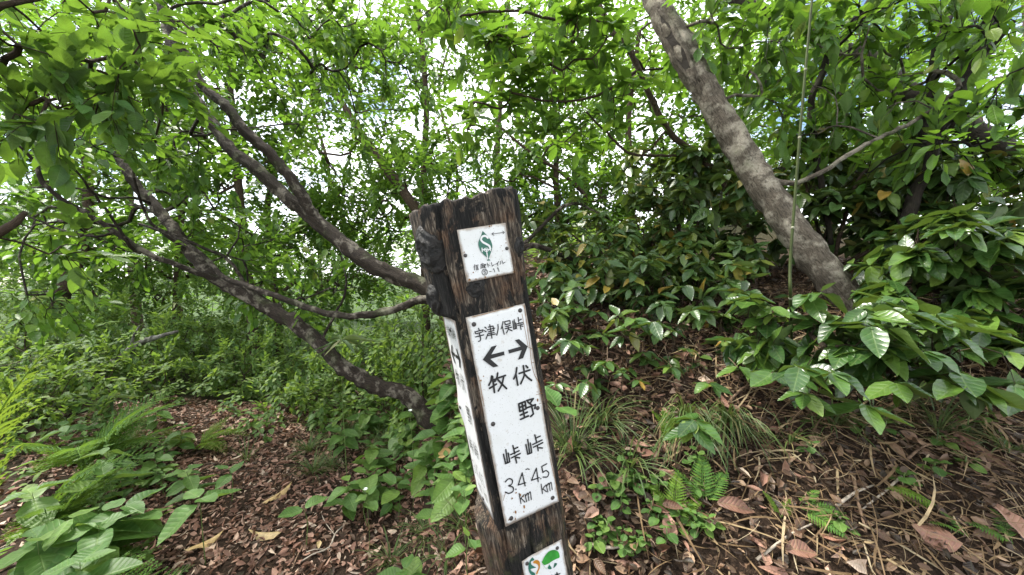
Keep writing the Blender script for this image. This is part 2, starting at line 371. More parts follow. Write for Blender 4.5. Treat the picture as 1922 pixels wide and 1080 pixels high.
# ------------------------------------------------------------------ leaves
def leaf_template(lod, shape='ovate', fold=.22, droop=.18, wave=0.0, seed=0):
    ts = {0: [0, .06, .17, .32, .5, .68, .84, .95, 1], 1: [0, .28, .65, 1], 2: [0, .42, 1]}[lod]
    ts = np.array(ts, float)
    if shape == 'ovate': wd = np.sin(np.pi * ts ** .82) ** .85 * (1 - .12 * ts)
    elif shape == 'obovate': wd = np.sin(np.pi * ts ** 1.15) ** .85
    elif shape == 'lance': wd = np.sin(np.pi * ts ** .7) ** .9 * (1 - .25 * ts)
    else: wd = np.sin(np.pi * ts ** .95) ** .7
    wd = np.clip(wd, 0, 1); wd = wd / max(wd.max(), 1e-6)
    r = np.random.default_rng(seed); V = []; L = []
    for a, (tt, q) in enumerate(zip(ts, wd)):
        z = -droop * tt * tt + .03 * math.sin(tt * 5 + seed)
        if a in (0, len(ts) - 1): V.append((0, tt, z)); L.append((0, tt, 0)); continue
        for s in (-1, 0, 1):
            zz = z + (fold * q * .5 if s else 0) + (wave * r.uniform(-1, 1) * q if s else 0)
            V.append((s * q * .5, tt + (.02 * r.uniform(-1, 1) if s else 0), zz)); L.append((s * q, tt, 0))
    nr = len(ts) - 2; T = [(0, 2, 1), (0, 3, 2)]; Qd = []
    for a in range(nr - 1):
        b = 1 + 3 * a; Qd += [(b, b + 1, b + 4, b + 3), (b + 1, b + 2, b + 5, b + 4)]
    e = 1 + 3 * nr; b = e - 3; T += [(b, b + 1, e), (b + 1, b + 2, e)]
    return np.array(V), np.array(Qd).reshape(-1, 4), np.array(T), np.array(L)
class Leaves:
    def __init__(s): s.p = []; s.d = []; s.n = []; s.l = []; s.w = []
    def add(s, p, d, n, l, w): s.p.append(p); s.d.append(d); s.n.append(n); s.l.append(l); s.w.append(w)
    def arr(s): return [np.array(a, float) for a in (s.p, s.d, s.n, s.l, s.w)]
def basis(D, N):
    D = unit(D); N = unit(N - D * np.sum(N * D, -1, keepdims=True)); return np.cross(D, N), D, N
def leaf_mesh_into(buf, arrs, tpls, r):
    p, d, n, l, wd = arrs
    if not len(p): return
    S, D, N = basis(d, n); pick = r.integers(0, len(tpls), len(p)); rv = r.random(len(p))
    for k, (tv, tq, tt, tl) in enumerate(tpls):
        m = pick == k
        if not m.any(): continue
        c = m.sum(); nv = len(tv)
        V = p[m][:, None] + tv[None, :, :1] * (wd[m] )[:, None, None] * S[m][:, None] + tv[None, :, 1:2] * l[m][:, None, None] * D[m][:, None] + tv[None, :, 2:] * l[m][:, None, None] * N[m][:, None]
        off = (np.arange(c) * nv)[:, None, None]
        L = np.broadcast_to(tl[None], (c, nv, 3)).copy(); L[..., 2] = rv[m][:, None]
        buf.add(V.reshape(-1, 3), (tq[None] + off).reshape(-1, 4) if len(tq) else None, (tt[None] + off).reshape(-1, 3), L.reshape(-1, 3))
TPL = {}
def tpls(lod, shape):
    key = (lod, shape)
    if key not in TPL:
        TPL[key] = [leaf_template(lod, shape, f, dr, .05 if lod == 0 else 0, s) for s, (f, dr) in enumerate([(.18, .04), (.28, .12), (.10, .20), (.24, -.03)])]
    return TPL[key]
LEAFME = {}
def leaf_meshes(shape, matkey):
    key = (shape, matkey)
    if key not in LEAFME:
        LEAFME[key] = [mesh('leaf', tv, [tq, tt], M_LF[matkey], tl) for tv, tq, tt, tl in tpls(0, shape)]
    return LEAFME[key]
def place_leaf(me, parent, origin, p, d, n, l, wd, name='leaf'):
    S, D, N = basis(np.asarray(d, float)[None], np.asarray(n, float)[None]); S, D, N = S[0], D[0], N[0]
    o = bpy.data.objects.new(name, me); COL.objects.link(o)
    if parent is not None: o.parent = parent
    q = np.asarray(p) - np.asarray(origin)
    o.matrix_basis = Matrix(((S[0] * wd, D[0] * l, N[0] * l, q[0]), (S[1] * wd, D[1] * l, N[1] * l, q[1]), (S[2] * wd, D[2] * l, N[2] * l, q[2]), (0, 0, 0, 1)))
    return o
def emit_leaves(root, origin, lv, shape, matkey, r, solo=0, solo_px=26, lod=1, name='crown'):
    if not lv.p: return
    a = lv.arr(); px, py, z = proj(a[0]); size = a[3] * F / np.maximum(z, .05)
    vis = (z > .25) & (px > -20) & (px < 1942) & (py > -20) & (py < 1100)
    score = np.where(vis & (size >= solo_px), size, 0); idx = np.argsort(-score)[:solo]; idx = idx[score[idx] > 0]
    me = leaf_meshes(shape, matkey) if len(idx) else None
    for k in idx: place_leaf(me[r.integers(0, 4)], root, origin, a[0][k], a[1][k], a[2][k], a[3][k], a[4][k])
    m = np.ones(len(a[0]), bool); m[idx] = False
    if m.any():
        b = Buf(); rest = [q[m] for q in a]; big = (rest[3] * F / np.maximum(proj(rest[0])[2], .1) > 34) & (proj(rest[0])[2] > .2)
        leaf_mesh_into(b, [q[big] for q in rest], tpls(0, shape), r); leaf_mesh_into(b, [q[~big] for q in rest], tpls(lod, shape), r)
        tag(b.build(name, M_LF[matkey], root, origin), kind='stuff')

# ------------------------------------------------------------------ branching
def rotv(v, ax, a):
    ax = unit(ax); return v * math.cos(a) + cross(ax, v) * math.sin(a) + ax * (ax @ v) * (1 - math.cos(a))
UP = np.array([0, 0, 1.0])
def grow(limbs, targets, r, tip=.0016, seg=.12, maxr=.5):
    """joins every target to the nearest point of the skeleton; returns shoots (polyline, radii)"""
    pos = []; par = []; cap = []; fixed = 0
    for pts, rad in limbs:
        dd = catmull(np.c_[pts, rad], .06)
        for q in dd: pos.append(q[:3]); par.append(-1); cap.append(q[3])
    nl = len(pos); paths = []
    pos = [np.array(p) for p in pos]; A = np.array(pos)
    tg = np.array(targets); d0 = np.min(np.linalg.norm(tg[:, None] - A[None], axis=2), axis=1)
    pa = np.zeros((len(pos) + len(tg) * 30, 3)); pa[:len(pos)] = A; cnt = len(pos); dist = [0.0] * cnt; tips = np.zeros(len(pa))
    for ti in np.argsort(d0):
        tp = tg[ti]; dv = np.linalg.norm(pa[:cnt] - tp, axis=1) + .15 * np.maximum(0, pa[:cnt, 2] - tp[2]); k = int(np.argmin(dv))
        p0 = pa[k]; L = np.linalg.norm(tp - p0)
        if L < .02: continue
        pd = unit(p0 - pa[par[k]]) if par[k] >= 0 else unit(tp - p0 + UP * .3 * L)
        c1 = p0 + pd * L * .38 + UP * L * .06; c2 = tp - unit(tp - p0) * L * .3 + UP * L * .10 + r.normal(0, .07 * L, 3)
        m = int(np.clip(L / seg, 2, 20)); tt = np.linspace(0, 1, m + 1)[:, None]
        B = (1 - tt) ** 3 * p0 + 3 * (1 - tt) ** 2 * tt * c1 + 3 * (1 - tt) * tt ** 2 * c2 + tt ** 3 * tp
        B[1:-1] += r.normal(0, .035 * L / m + .002, (m - 1, 3))
        ids = [k]
        for q in B[1:]:
            pa[cnt] = q; par.append(ids[-1]); cap.append(9); ids.append(cnt); cnt += 1
        paths.append(ids); j = ids[-1]
        while j >= nl: tips[j] += 1; j = par[j]
        tips[j] += 1
    out = []
    for ids in paths:
        rr = np.array([tip * max(tips[j], 1) ** .48 for j in ids]); rr[0] = rr[1]
        if ids[0] < nl: rr = np.minimum(rr, cap[ids[0]] * maxr)
        out.append((pa[ids], rr))
    return out
def spray(lv, buf, p, d, r, style, ll, k, Ls, side=2, wr=.55, twr=.0014, flat=.75, hang=0.0):
    """a leafy shoot starting at p"""
    d = unit(d * np.array([1, 1, 1 - flat]) + np.array([0, 0, r.normal(0, .12)]))
    shoots = [(p, d, Ls)]
    for s in range(side):
        a = (1 if s % 2 else -1) * r.uniform(.55, 1.0); shoots.append((p + d * Ls * (.1 + .25 * (s // 2)), rotv(d, UP + r.normal(0, .2, 3), a), Ls * r.uniform(.55, .85)))
    for q, e, L in shoots:
        end = q + e * L + UP * (-.10 * L); mid = q + e * L * .5 + UP * .03 * L
        if buf is not None: tube(buf, [q, mid, end], [twr, twr * .8, twr * .5], 3, False)
        if style == 'alt':
            kk = max(2, int(k * L / Ls))
            for i in range(kk):
                tt = (i + .6) / kk; pt = q + (end - q) * tt
                sg = 1 if i % 2 else -1
                nn = unit(UP + r.normal(0, .20, 3)); ld = rotv(e, nn, sg * r.uniform(.6, 1.05)) if i < kk - 1 else e
                l = ll * r.uniform(.7, 1.15)
                lv.add(pt, ld * np.array([1, 1, .5]) + UP * r.normal(-.03, .13), nn, l, l * wr * r.uniform(.88, 1.12))
        else:
            kk = max(3, int(k * r.uniform(.7, 1.2))); ax = unit(e * r.uniform(.2, .9) + UP * .8 + r.normal(0, .25, 3)); ref = unit(np.cross(ax, [.3, .9, .1])); ph = r.uniform(0, 6.28)
            for i in range(kk):
                a = ph + i * 2.4; l = ll * r.uniform(.5, 1.2)
                od = rotv(ref, ax, a); ld = unit(od + ax * r.uniform(-.15, .55) + UP * (r.uniform(-.35, .1) - hang * r.uniform(.1, 1.3)))
                lv.add(end - e * L * .03 * i + od * .004, ld, unit(ax * .6 + UP * .8 + od * hang * .5 + r.normal(0, .22 + .2 * hang, 3)), l, l * wr * r.uniform(.9, 1.1))
def blob_pts(blobs, r):
    T = []
    for (c, rad, k) in blobs:
        v = r.uniform(-1, 1, (k * 4 + 20, 3)); v = v[np.sum(v * v, 1) <= 1][:k]; q = np.asarray(c) + v * np.broadcast_to(rad, 3)
        T += list(q[(q[:, 2] > gz(q[:, 0], q[:, 1]) + .06) & (np.linalg.norm(q - CAM, axis=1) > .55)])
    return T
def px_limb(pts, thin=.8):
    """[(px, py, depth, width in photo pixels)] -> world polyline, radii"""
    return np.array([P(a, b, c) for a, b, c, _ in pts]), np.array([q * c / F / 2 * thin for _, _, c, q in pts])
def tree(name, label, cat, base, limbs, blobs, bark, leaf, shape='ovate', style='alt', ll=.07, k=7, Ls=.22, side=2, wr=.55, solo=0, solo_px=28,
         lod=1, seed=0, group=None, sides=12, rough=.10, tip=.0016, trunk_name='trunk', flat=.75, seg=.12, twigs=True, crown='crown', maxr=.5, hang=0.0):
    r = np.random.default_rng(1000 + seed); root = thing(name, base, label, cat, group)
    for i, (pts, rad) in enumerate(limbs):
        b = Buf(); dd = catmull(np.c_[pts, rad], .035 if sides > 8 else .08)
        if rough and len(dd) > 6: dd[2:-2, :3] += r.normal(0, .0022, (len(dd) - 4, 3))
        tube(b, dd[:, :3], np.maximum(dd[:, 3], .0012), sides, True, rough, seed * 17 + i)
        b.build(trunk_name if i == 0 else 'limb', M_BK[bark], root, base)
    if not blobs: return root
    T = blob_pts(blobs, r)
    sh = grow(limbs, T, r, tip, seg, maxr); b = Buf(); lv = Leaves(); bs = b if twigs else None
    for pts, rr in sh:
        tube(b, pts, rr, 5 if rr[0] > .004 else 3, False)
        spray(lv, bs, pts[-1], pts[-1] - pts[-2], r, style, ll, k, Ls, side, wr, tip * .8, flat, hang)
    tag(b.build('twig_work', M_BK[bark], root, base), kind='stuff')
    emit_leaves(root, base, lv, shape, leaf, r, solo, solo_px, lod, crown)
    return root
def B(px, py, d, rad, k): return (P(px, py, d), rad, k)

# ------------------------------------------------------------------ signpost
def rodr(rv):
    th = np.linalg.norm(rv); kx, ky, kz = rv / th; K = np.array([[0, -kz, ky], [kz, 0, -kx], [-ky, kx, 0]])
    return np.eye(3) + math.sin(th) * K + (1 - math.cos(th)) * K @ K
POSE_R = np.array([.0722, -.3888, -.1921]); POSE_T = np.array([-.0817, .0528, .6549])
RC = rodr(POSE_R); C2W = np.stack([RT, DN, FW], 1)
U = C2W @ RC[:, 0]; Vd = C2W @ RC[:, 1]; NO = -C2W @ RC[:, 2]         # plate axes: across, down, outwards
O = CAM + C2W @ POSE_T
AX = -Vd                                                              # up along the post
PW, PH = .115, .402
AXC = O + U * (PW * .5) - NO * .078                                   # the post's axis at the height of the main plate's top edge
def plate_uv(px, py):
    ray = P(px, py, 1.0) - CAM; tt = ((O - CAM) @ NO) / (ray @ NO); q = CAM + ray * tt - O
    return q @ U, q @ Vd
PM = Matrix(((U[0], -NO[0], AX[0], AXC[0]), (U[1], -NO[1], AX[1], AXC[1]), (U[2], -NO[2], AX[2], AXC[2]), (0, 0, 0, 1)))   # local x across, -y out of the front, z up
# height of the ground along the axis
zz = 0.0
while True:
    q = AXC - AX * zz
    if q[2] < gz(q[0], q[1]) - .06 or zz > 2: break
    zz += .01
POST_BOT = zz
post = tag(link('trail_signpost', None), 'leaning charred log signpost with white trail plates and black lettering', 'signpost')
post.matrix_world = Matrix.Identity(4); post.location = tuple(AXC - AX * POST_BOT)
PB = Vector(AXC - AX * POST_BOT)
def pchild(name, me, parent=post):
    o = bpy.data.objects.new(name, me); COL.objects.link(o); o.parent = parent
    if parent is post:
        m = PM.copy(); m.translation = m.translation - PB; o.matrix_basis = m
    return o
# log: rows along z, columns by angle
topz = .214
zs = np.concatenate([np.linspace(-POST_BOT, -.5, 40), np.linspace(-.49, topz, 150)]); th = np.linspace(0, 2 * np.pi, 144, endpoint=False)
Zg, Tg = np.meshgrid(zs, th, indexing='ij')
r0 = .0945 + .012 * smooth((Zg - .0) / .2) - .004 * smooth((-Zg - .3) / .3)
r0 = r0 + .0025 * np.sin(3 * Tg + 1 + Zg * 3) + .0016 * np.sin(7 * Tg + Zg * 6) + .0012 * np.sin(19 * Tg + 2 * np.sin(Zg * 5)) + .0008 * np.sin(43 * Tg + 3 * np.sin(Zg * 7 + Tg))
ft = np.cos(Tg + np.pi / 2)                    # front is -y
fd = np.where(ft > .05, .078 / np.maximum(ft, .05), 9) + .0008 * np.sin(31 * Tg + 4 * np.sin(Zg * 9))
fwt = smooth((Zg + POST_BOT) / .05)
r1 = np.minimum(r0, fd)
lt = np.cos(Tg - np.pi)                        # the face on the -x side
ld = np.where(lt > .05, .070 / np.maximum(lt, .05), 9)
rec = smooth((.004 - Zg) / .008) * smooth((Zg + .425) / .02)
r1 = r1 * (1 - rec) + np.minimum(r1, ld) * rec
for cz, ct, dep, wz, wa in [(-.2, -1.05, .006, .3, .03), (.12, -2.35, .007, .14, .025), (.1, -.75, .006, .15, .03), (-.55, -1.7, .006, .15, .02), (-.5, -1.25, .005, .15, .02), (-.3, -2.3, .006, .2, .03)]:
    r1 = r1 - 1.6 * dep * np.exp(-((Zg - cz) / wz) ** 4) * np.exp(-(((Tg - (ct % 6.2832) + .05 * np.sin(Zg * 22)) / wa)) ** 2)   # drying cracks
Zt = Zg + np.where(Zg > topz - .001, .002 * np.sin(2 * Tg + .6) + .002 * np.sin(5 * Tg) + .0022 * np.sin(17 * Tg + 1) + .0014 * np.sin(31 * Tg), 0)
Zt = Zt + np.where(Zg > topz - .04, 1, 0) * (-.016) * smooth((np.cos(Tg - 3.3) + .5) / 1.5) * smooth((Zg - topz + .04) / .04)    # worn, sloping top
V = np.stack([r1 * np.cos(Tg), r1 * np.sin(Tg), Zt], -1); nz, na = Zg.shape
i = np.arange(nz - 1)[:, None] * na; j = np.arange(na)[None]; Q = np.stack([i + j, i + (j + 1) % na, i + na + (j + 1) % na, i + na + j], -1).reshape(-1, 4)
V = V.reshape(-1, 3); rim = V[(nz - 1) * na:]
in1 = rim * np.array([.93, .93, 1]) + np.array([0, 0, .003]); in2 = rim * np.array([.5, .5, 1]) - np.array([0, 0, .004]); cen = np.array([[0, 0, rim[:, 2].mean() - .005]])
Vp = np.concatenate([V, in1, in2, cen]); b0 = (nz - 1) * na; jj = np.arange(na); j2 = (jj + 1) % na
Q2 = np.concatenate([Q] + [np.stack([b0 + q * na + jj, b0 + q * na + j2, b0 + (q + 1) * na + j2, b0 + (q + 1) * na + jj], -1) for q in (0, 1)])
T2 = np.stack([b0 + 2 * na + jj, b0 + 2 * na + j2, np.full(na, len(Vp) - 1)], -1)
pchild('log', mesh('log', Vp, [Q2, T2], M_POST))
def surf_r(z, a):
    iz = int(np.argmin(abs(zs - z))); ia = int(np.argmin(abs(((th - a + np.pi) % (2 * np.pi)) - np.pi))); return r1[iz, ia]
def knot(z, a, sz, sa, hgt, seed):
    r = np.random.default_rng(seed); m, c = 10, 22; VV = [];
    for k in range(m + 1):
        f = k / m
        for q in range(c):
            p = q / c * 2 * np.pi; irr = 1 + .12 * np.sin(2 * p + seed) + .08 * np.sin(5 * p + seed * 2)
            du = f * sa * irr * np.cos(p); dz = f * sz * irr * np.sin(p)
            hh = hgt * (1 - f ** 2.2) - hgt * .55 * math.exp(-(f / .25) ** 2) + r.normal(0, .06) * hgt + .15 * hgt * math.sin(f * 16)
            aa = a + du / .095; rr = surf_r(z + dz, aa) + hh - .001 - .004 * (f > .98)
            VV.append((rr * np.cos(aa), rr * np.sin(aa), z + dz))
    i = np.arange(m)[:, None] * c; j = np.arange(c)[None]; Qk = np.stack([i + j, i + (j + 1) % c, i + c + (j + 1) % c, i + c + j], -1).reshape(-1, 4)
    return pchild('knot', mesh('knot', np.array(VV), Qk, M_KNOT))
pi = math.pi
knot(.126, pi + .42, .046, .038, .014, 3); knot(.035, pi + .10, .030, .026, .014, 5); knot(.106, -pi / 2 + .80, .022, .016, .006, 8); knot(.048, -pi / 2 - .34, .017, .022, .005, 12)
knot(.020, pi - .5, .02, .02, .008, 17)
# plates: local plate coords (u across, v down) on the front flat; built in post coordinates
def to_post(u, v, out):      # u, v measured from the main plate's corner
    return (u - PW * .5, -.078 - out, -v)
def slab(corner_uv, out0, thick, mp=to_post, nu=12, nv=24, curl=None):
    (u0, v0), (u1, v1) = corner_uv; VV = []; L = []
    for a in range(nv + 1):
        for b in range(nu + 1):
            u = u0 + (u1 - u0) * b / nu; v = v0 + (v1 - v0) * a / nv
            e = min(b, nu - b) / nu * (u1 - u0); e2 = min(a, nv - a) / nv * (v1 - v0); edge = 1 - min(1, min(e, e2) / .012)
            VV.append(mp(u, v, out0 + thick + (curl(u, v) if curl else 0))); L.append((edge, 0, 0))
    n1 = len(VV)
    for a in range(nv + 1):
        for b in range(nu + 1):
            u = u0 + (u1 - u0) * b / nu; v = v0 + (v1 - v0) * a / nv; VV.append(mp(u, v, out0 + (curl(u, v) if curl else 0))); L.append((.8, 0, 0))
    Qq = []; m = nu + 1
    for a in range(nv):
        for b in range(nu):
            k = a * m + b; Qq.append((k, k + m, k + m + 1, k + 1)); Qq.append((n1 + k, n1 + k + 1, n1 + k + m + 1, n1 + k + m))
    bd = [b for b in range(m)] + [a * m + nu for a in range(1, nv + 1)] + [nv * m + b for b in range(nu - 1, -1, -1)] + [a * m for a in range(nv - 1, 0, -1)]
    for x, y in zip(bd, bd[1:] + bd[:1]): Qq.append((x, y, n1 + y, n1 + x))
    return mesh('sign_plate', np.array(VV), np.array(Qq), M_PLATE, np.array(L), sm=False)
def stroke_mesh(strokes, mat, name, out, mp=to_post, th_=.00025):
    """strokes: list of (list of (u,v), width m) round-ended ribbons, or ('poly', pts)"""
    VV = []; FF = []
    for st in strokes:
        if st[0] == 'poly':
            k = len(VV); VV += [mp(u, v, out) for u, v in st[1]]; FF.append(list(range(k, k + len(st[1])))[::-1]); continue
        pts, wd = np.array(st[0], float), st[1]
        if len(pts) > 2: pts = catmull(np.c_[pts, np.zeros(len(pts))], .002)[:, :2]
        dd = np.gradient(pts, axis=0); dd /= np.maximum(np.linalg.norm(dd, axis=1, keepdims=True), 1e-9); nn = np.stack([-dd[:, 1], dd[:, 0]], 1)
        le = [pts[q] + nn[q] * wd / 2 for q in range(len(pts))]; ri = [pts[q] - nn[q] * wd / 2 for q in range(len(pts))]
        cap1 = [pts[-1] + (nn[-1] * math.cos(a) + dd[-1] * math.sin(a)) * wd / 2 for a in np.linspace(0, pi, 7)[1:-1]]
        cap0 = [pts[0] + (-nn[0] * math.cos(a) - dd[0] * math.sin(a)) * wd / 2 for a in np.linspace(0, pi, 7)[1:-1]]
        k = len(VV); m = len(pts); o2 = out + .00012 * (len(FF) % 5) / 5
        VV += [mp(u, v, o2) for u, v in le + ri + cap1 + cap0]
        for q in range(m - 1): FF.append((k + q, k + q + 1, k + m + q + 1, k + m + q))
        FF.append([k + m - 1] + [k + 2 * m + q for q in range(5)] + [k + 2 * m - 1]); FF.append([k + m] + [k + 2 * m + 5 + q for q in range(5)] + [k])
    me = bpy.data.meshes.new(name); me.from_pydata(VV, [], FF); me.materials.append(mat); me.update(); return me
def nail(parent, u, v, rad, mp=to_post, out=.0022):
    VV = []; c = 14
    for f, h in ((1, 0), (.98, .0012), (.6, .002), (0.05, .0021)):
        for q in range(c):
            a = q / c * 2 * pi; VV.append(mp(u + rad * f * math.cos(a), v + rad * f * math.sin(a), out + h))
    i = np.arange(3)[:, None] * c; j = np.arange(c)[None]; Qk = np.stack([i + j, i + c + j, i + c + (j + 1) % c, i + (j + 1) % c], -1).reshape(-1, 4)
    return link('nail', mesh('nail', np.array(VV), Qk, M_NAIL), parent)
def zoomf(ox, oy, s):
    def f(pts): return [plate_uv(ox + x / s, oy + y / s) for x, y in pts]
    return f
PXM = .655 / F * 1.06                                             # metres per photo pixel on the plates
ZA, ZB, ZC, ZD, ZE = zoomf(860, 570, 4.695), zoomf(900, 780, 4.906), zoomf(885, 580, 9), zoomf(860, 410, 8.308), zoomf(950, 1000, 13.5)
# main plate
pl = pchild('sign_plate', slab(((0, 0), (PW, PH)), .0004, .0018, nu=16, nv=50, curl=lambda u, v: .0012 * math.exp(-((u - PW) / .012) ** 2) * (1 + math.sin(v * 40)) * .5))
tag(pl, 'long white plate with place names, two arrows and kilometre distances'); OUT = .0036
def cs(lst, Z, wpx): return [(Z(s), wpx * PXM) for s in lst]
S = []
S += cs([[(110, 325), (118, 352)], [(50, 380), (56, 415)], [(55, 385), (120, 366), (185, 350)], [(185, 350), (178, 380)], [(75, 415), (160, 390)], [(60, 470), (195, 435)], [(120, 402), (145, 500)], [(145, 500), (138, 533), (110, 545)],
         [(215, 305), (240, 325)], [(205, 365), (235, 380)], [(265, 418), (235, 505)], [(275, 303), (352, 286)], [(352, 286), (368, 360)], [(255, 350), (382, 322)], [(275, 385), (366, 362)], [(280, 414), (372, 395)], [(262, 448), (392, 420)], [(298, 265), (335, 490)],
         [(435, 260), (438, 340), (415, 440)],
         [(520, 212), (508, 275), (490, 330)], [(508, 290), (540, 425)], [(548, 214), (560, 265)], [(548, 212), (636, 194)], [(636, 194), (643, 242)], [(560, 265), (643, 244)], [(565, 296), (640, 276)], [(555, 332), (666, 306)], [(603, 292), (612, 335), (580, 400)], [(615, 340), (672, 366)],
         [(685, 205), (702, 340)], [(709, 180), (726, 318)], [(702, 340), (750, 326)], [(735, 232), (750, 326)], [(775, 142), (790, 240)], [(785, 192), (830, 172)], [(757, 250), (855, 226)], [(770, 278), (862, 252)], [(808, 268), (824, 342)], [(830, 286), (856, 291)]], ZC, 2.15)
S += [('poly', ZC([(180, 853), (330, 632), (418, 610), (325, 765), (537, 712), (547, 772), (308, 840), (445, 962), (355, 982)])),
      ('poly', ZC([(937, 630), (790, 505), (718, 525), (815, 630), (608, 690), (622, 750), (835, 690), (772, 855), (858, 828)]))]
S += cs([[(290, 635), (282, 680), (265, 715)], [(283, 678), (328, 662)], [(272, 742), (330, 706)], [(297, 640), (314, 778)], [(342, 610), (335, 650), (318, 682)], [(336, 655), (410, 630)], [(395, 642), (378, 710), (348, 765)], [(345, 668), (375, 700), (420, 745)],
         [(510, 562), (502, 615), (484, 660)], [(504, 625), (519, 715)], [(532, 612), (625, 582)], [(567, 545), (575, 625), (545, 702)], [(580, 620), (606, 648), (640, 673)], [(590, 545), (606, 562)],
         [(527, 880), (537, 946)], [(527, 880), (582, 858)], [(582, 858), (592, 922)], [(532, 912), (586, 890)], [(537, 946), (592, 922)], [(555, 872), (577, 995)], [(542, 978), (602, 952)], [(545, 1015), (612, 985)],
         [(597, 850), (655, 834)], [(655, 834), (626, 874)], [(606, 862), (640, 888)], [(600, 914), (674, 886)], [(674, 886), (668, 920)], [(640, 898), (656, 968)], [(656, 968), (632, 990)]], ZA, 3.7)
S += cs([[(215, 350), (234, 436)], [(236, 308), (251, 424)], [(234, 436), (272, 420)], [(258, 340), (272, 420)], [(301, 270), (318, 346)], [(312, 302), (346, 286)], [(280, 354), (358, 318)], [(288, 384), (368, 343)], [(322, 372), (335, 430)], [(336, 378), (362, 384)],
         [(420, 262), (438, 350)], [(437, 215), (454, 335)], [(438, 350), (474, 336)], [(461, 248), (474, 336)], [(502, 173), (520, 246)], [(512, 202), (552, 184)], [(482, 262), (568, 220)], [(490, 286), (575, 244)], [(526, 276), (533, 318)], [(540, 291), (572, 294)]], ZB, 2.9)
S += cs([[(232, 604), (262, 575), (296, 588), (290, 624), (262, 640)], [(262, 640), (302, 654), (302, 690), (265, 709), (232, 697)], [(328, 670), (329, 674)], [(386, 522), (350, 632)], [(350, 632), (418, 612)], [(386, 522), (413, 640)],
         [(516, 478), (472, 590)], [(472, 590), (542, 565)], [(516, 478), (534, 602)], [(557, 572), (558, 575)], [(612, 438), (566, 462)], [(566, 462), (576, 518)], [(576, 518), (604, 500), (630, 522), (616, 558), (578, 560)]], ZB, 2.4)
S += cs([[(358, 710), (375, 802)], [(400, 722), (368, 764)], [(378, 756), (412, 790)], [(412, 718), (427, 786)], [(418, 736), (436, 706), (448, 775)], [(442, 720), (460, 694), (470, 766)],
         [(560, 624), (573, 712)], [(598, 638), (569, 678)], [(577, 668), (609, 695)], [(606, 630), (622, 698)], [(612, 645), (630, 616), (643, 686)], [(636, 630), (651, 606), (662, 676)], [(420, 490), (436, 484), (452, 489)]], ZB, 1.9)
S_MAIN = list(S)
tag(link('lettering', stroke_mesh(S, M_BLACK, 'lettering', OUT), pl), 'black hand-painted place names, arrows, 3.4 km and 4.5 km')
for z, q in ((ZA, (135, 182)), (ZA, (541, 60)), (ZA, (695, 917)), (ZA, (303, 1057)), (ZB, (287, 940)), (ZB, (667, 752))): nail(pl, *z([q])[0], .0042)
rr_ = np.random.default_rng(4); RS = []
for q in range(34):
    c = ZB([(rr_.uniform(180, 420), rr_.uniform(700, 960))])[0] if q < 14 else ZA([(690 + rr_.normal(0, 25), 700 + rr_.uniform(-300, 300))])[0] if q < 22 else ZA([(185 + rr_.normal(0, 22), 760 + rr_.uniform(-140, 170))])[0]
    if not (.002 < c[0] < PW - .003 and .002 < c[1] < PH - .003): continue
    s0 = rr_.uniform(.0006, .0022); RS.append(('poly', [(c[0] + s0 * rr_.uniform(.5, 1.3) * math.cos(a), c[1] + s0 * rr_.uniform(.6, 1.8) * math.sin(a)) for a in np.linspace(0, 2 * pi, 9)[:-1]]))
RS += cs([[(575, 10), (600, 200), (625, 380), (640, 520), (665, 620), (700, 690), (722, 770)], [(120, 118), (300, 72), (480, 25)]], ZA, 1.1) + cs([[(556, 90), (590, 270), (612, 390)], [(620, 385), (650, 400)], [(640, 520), (662, 515)], [(680, 800), (735, 785)], [(706, 880), (740, 868)], [(170, 630), (188, 700), (205, 800), (225, 900)]], ZA, .9) + cs([[(640, 380), (700, 640), (722, 770)], [(235, 700), (222, 740), (212, 775)]], ZB, .9)
link('stain', stroke_mesh(RS, M_RUST, 'stain', OUT - .0003), pl)
# small square plate
u0, v0 = .0138, -.1523; W1, H1 = .0911, .0924
pl1 = pchild('sign_plate', slab(((u0, v0), (u0 + W1, v0 + H1)), .0004, .0016)); tag(pl1, 'small square white plate with green leaf emblem and trail number'); OUT1 = .0030
leafpts = [(372, 200), (435, 262), (495, 340), (523, 420), (514, 500), (486, 580), (462, 640), (440, 612), (372, 552), (325, 482), (306, 400), (320, 335), (350, 268)]
lf = catmull([(*q, 0) for q in ZD(leafpts + leafpts[:1])], .002)[:-1, :2]
em = link('emblem', stroke_mesh([('poly', [tuple(q) for q in lf]), ('poly', ZD([(440, 662), (458, 622), (496, 660)]))], M_GREEN, 'emblem', OUT1), pl1)
link('emblem_letter', stroke_mesh(cs([[(452, 308), (418, 278), (368, 288), (346, 330), (372, 372), (425, 402), (474, 432), (492, 474)]], ZD, 3.6) + cs([[(430, 490), (452, 636)], [(362, 468), (366, 522)], [(364, 494), (494, 488)], [(488, 470), (494, 508)]], ZD, 1.9) + cs([[(395, 505), (420, 520), (450, 515), (470, 495)], [(395, 480), (425, 466), (455, 470)]], ZD, 1.1), M_PLATE, 'emblem_letter', OUT1 + .0004), pl1)
S = cs([[(515, 248), (712, 222)], [(545, 226), (515, 248), (552, 270)], [(680, 203), (712, 222), (686, 246)]], ZD, .95)
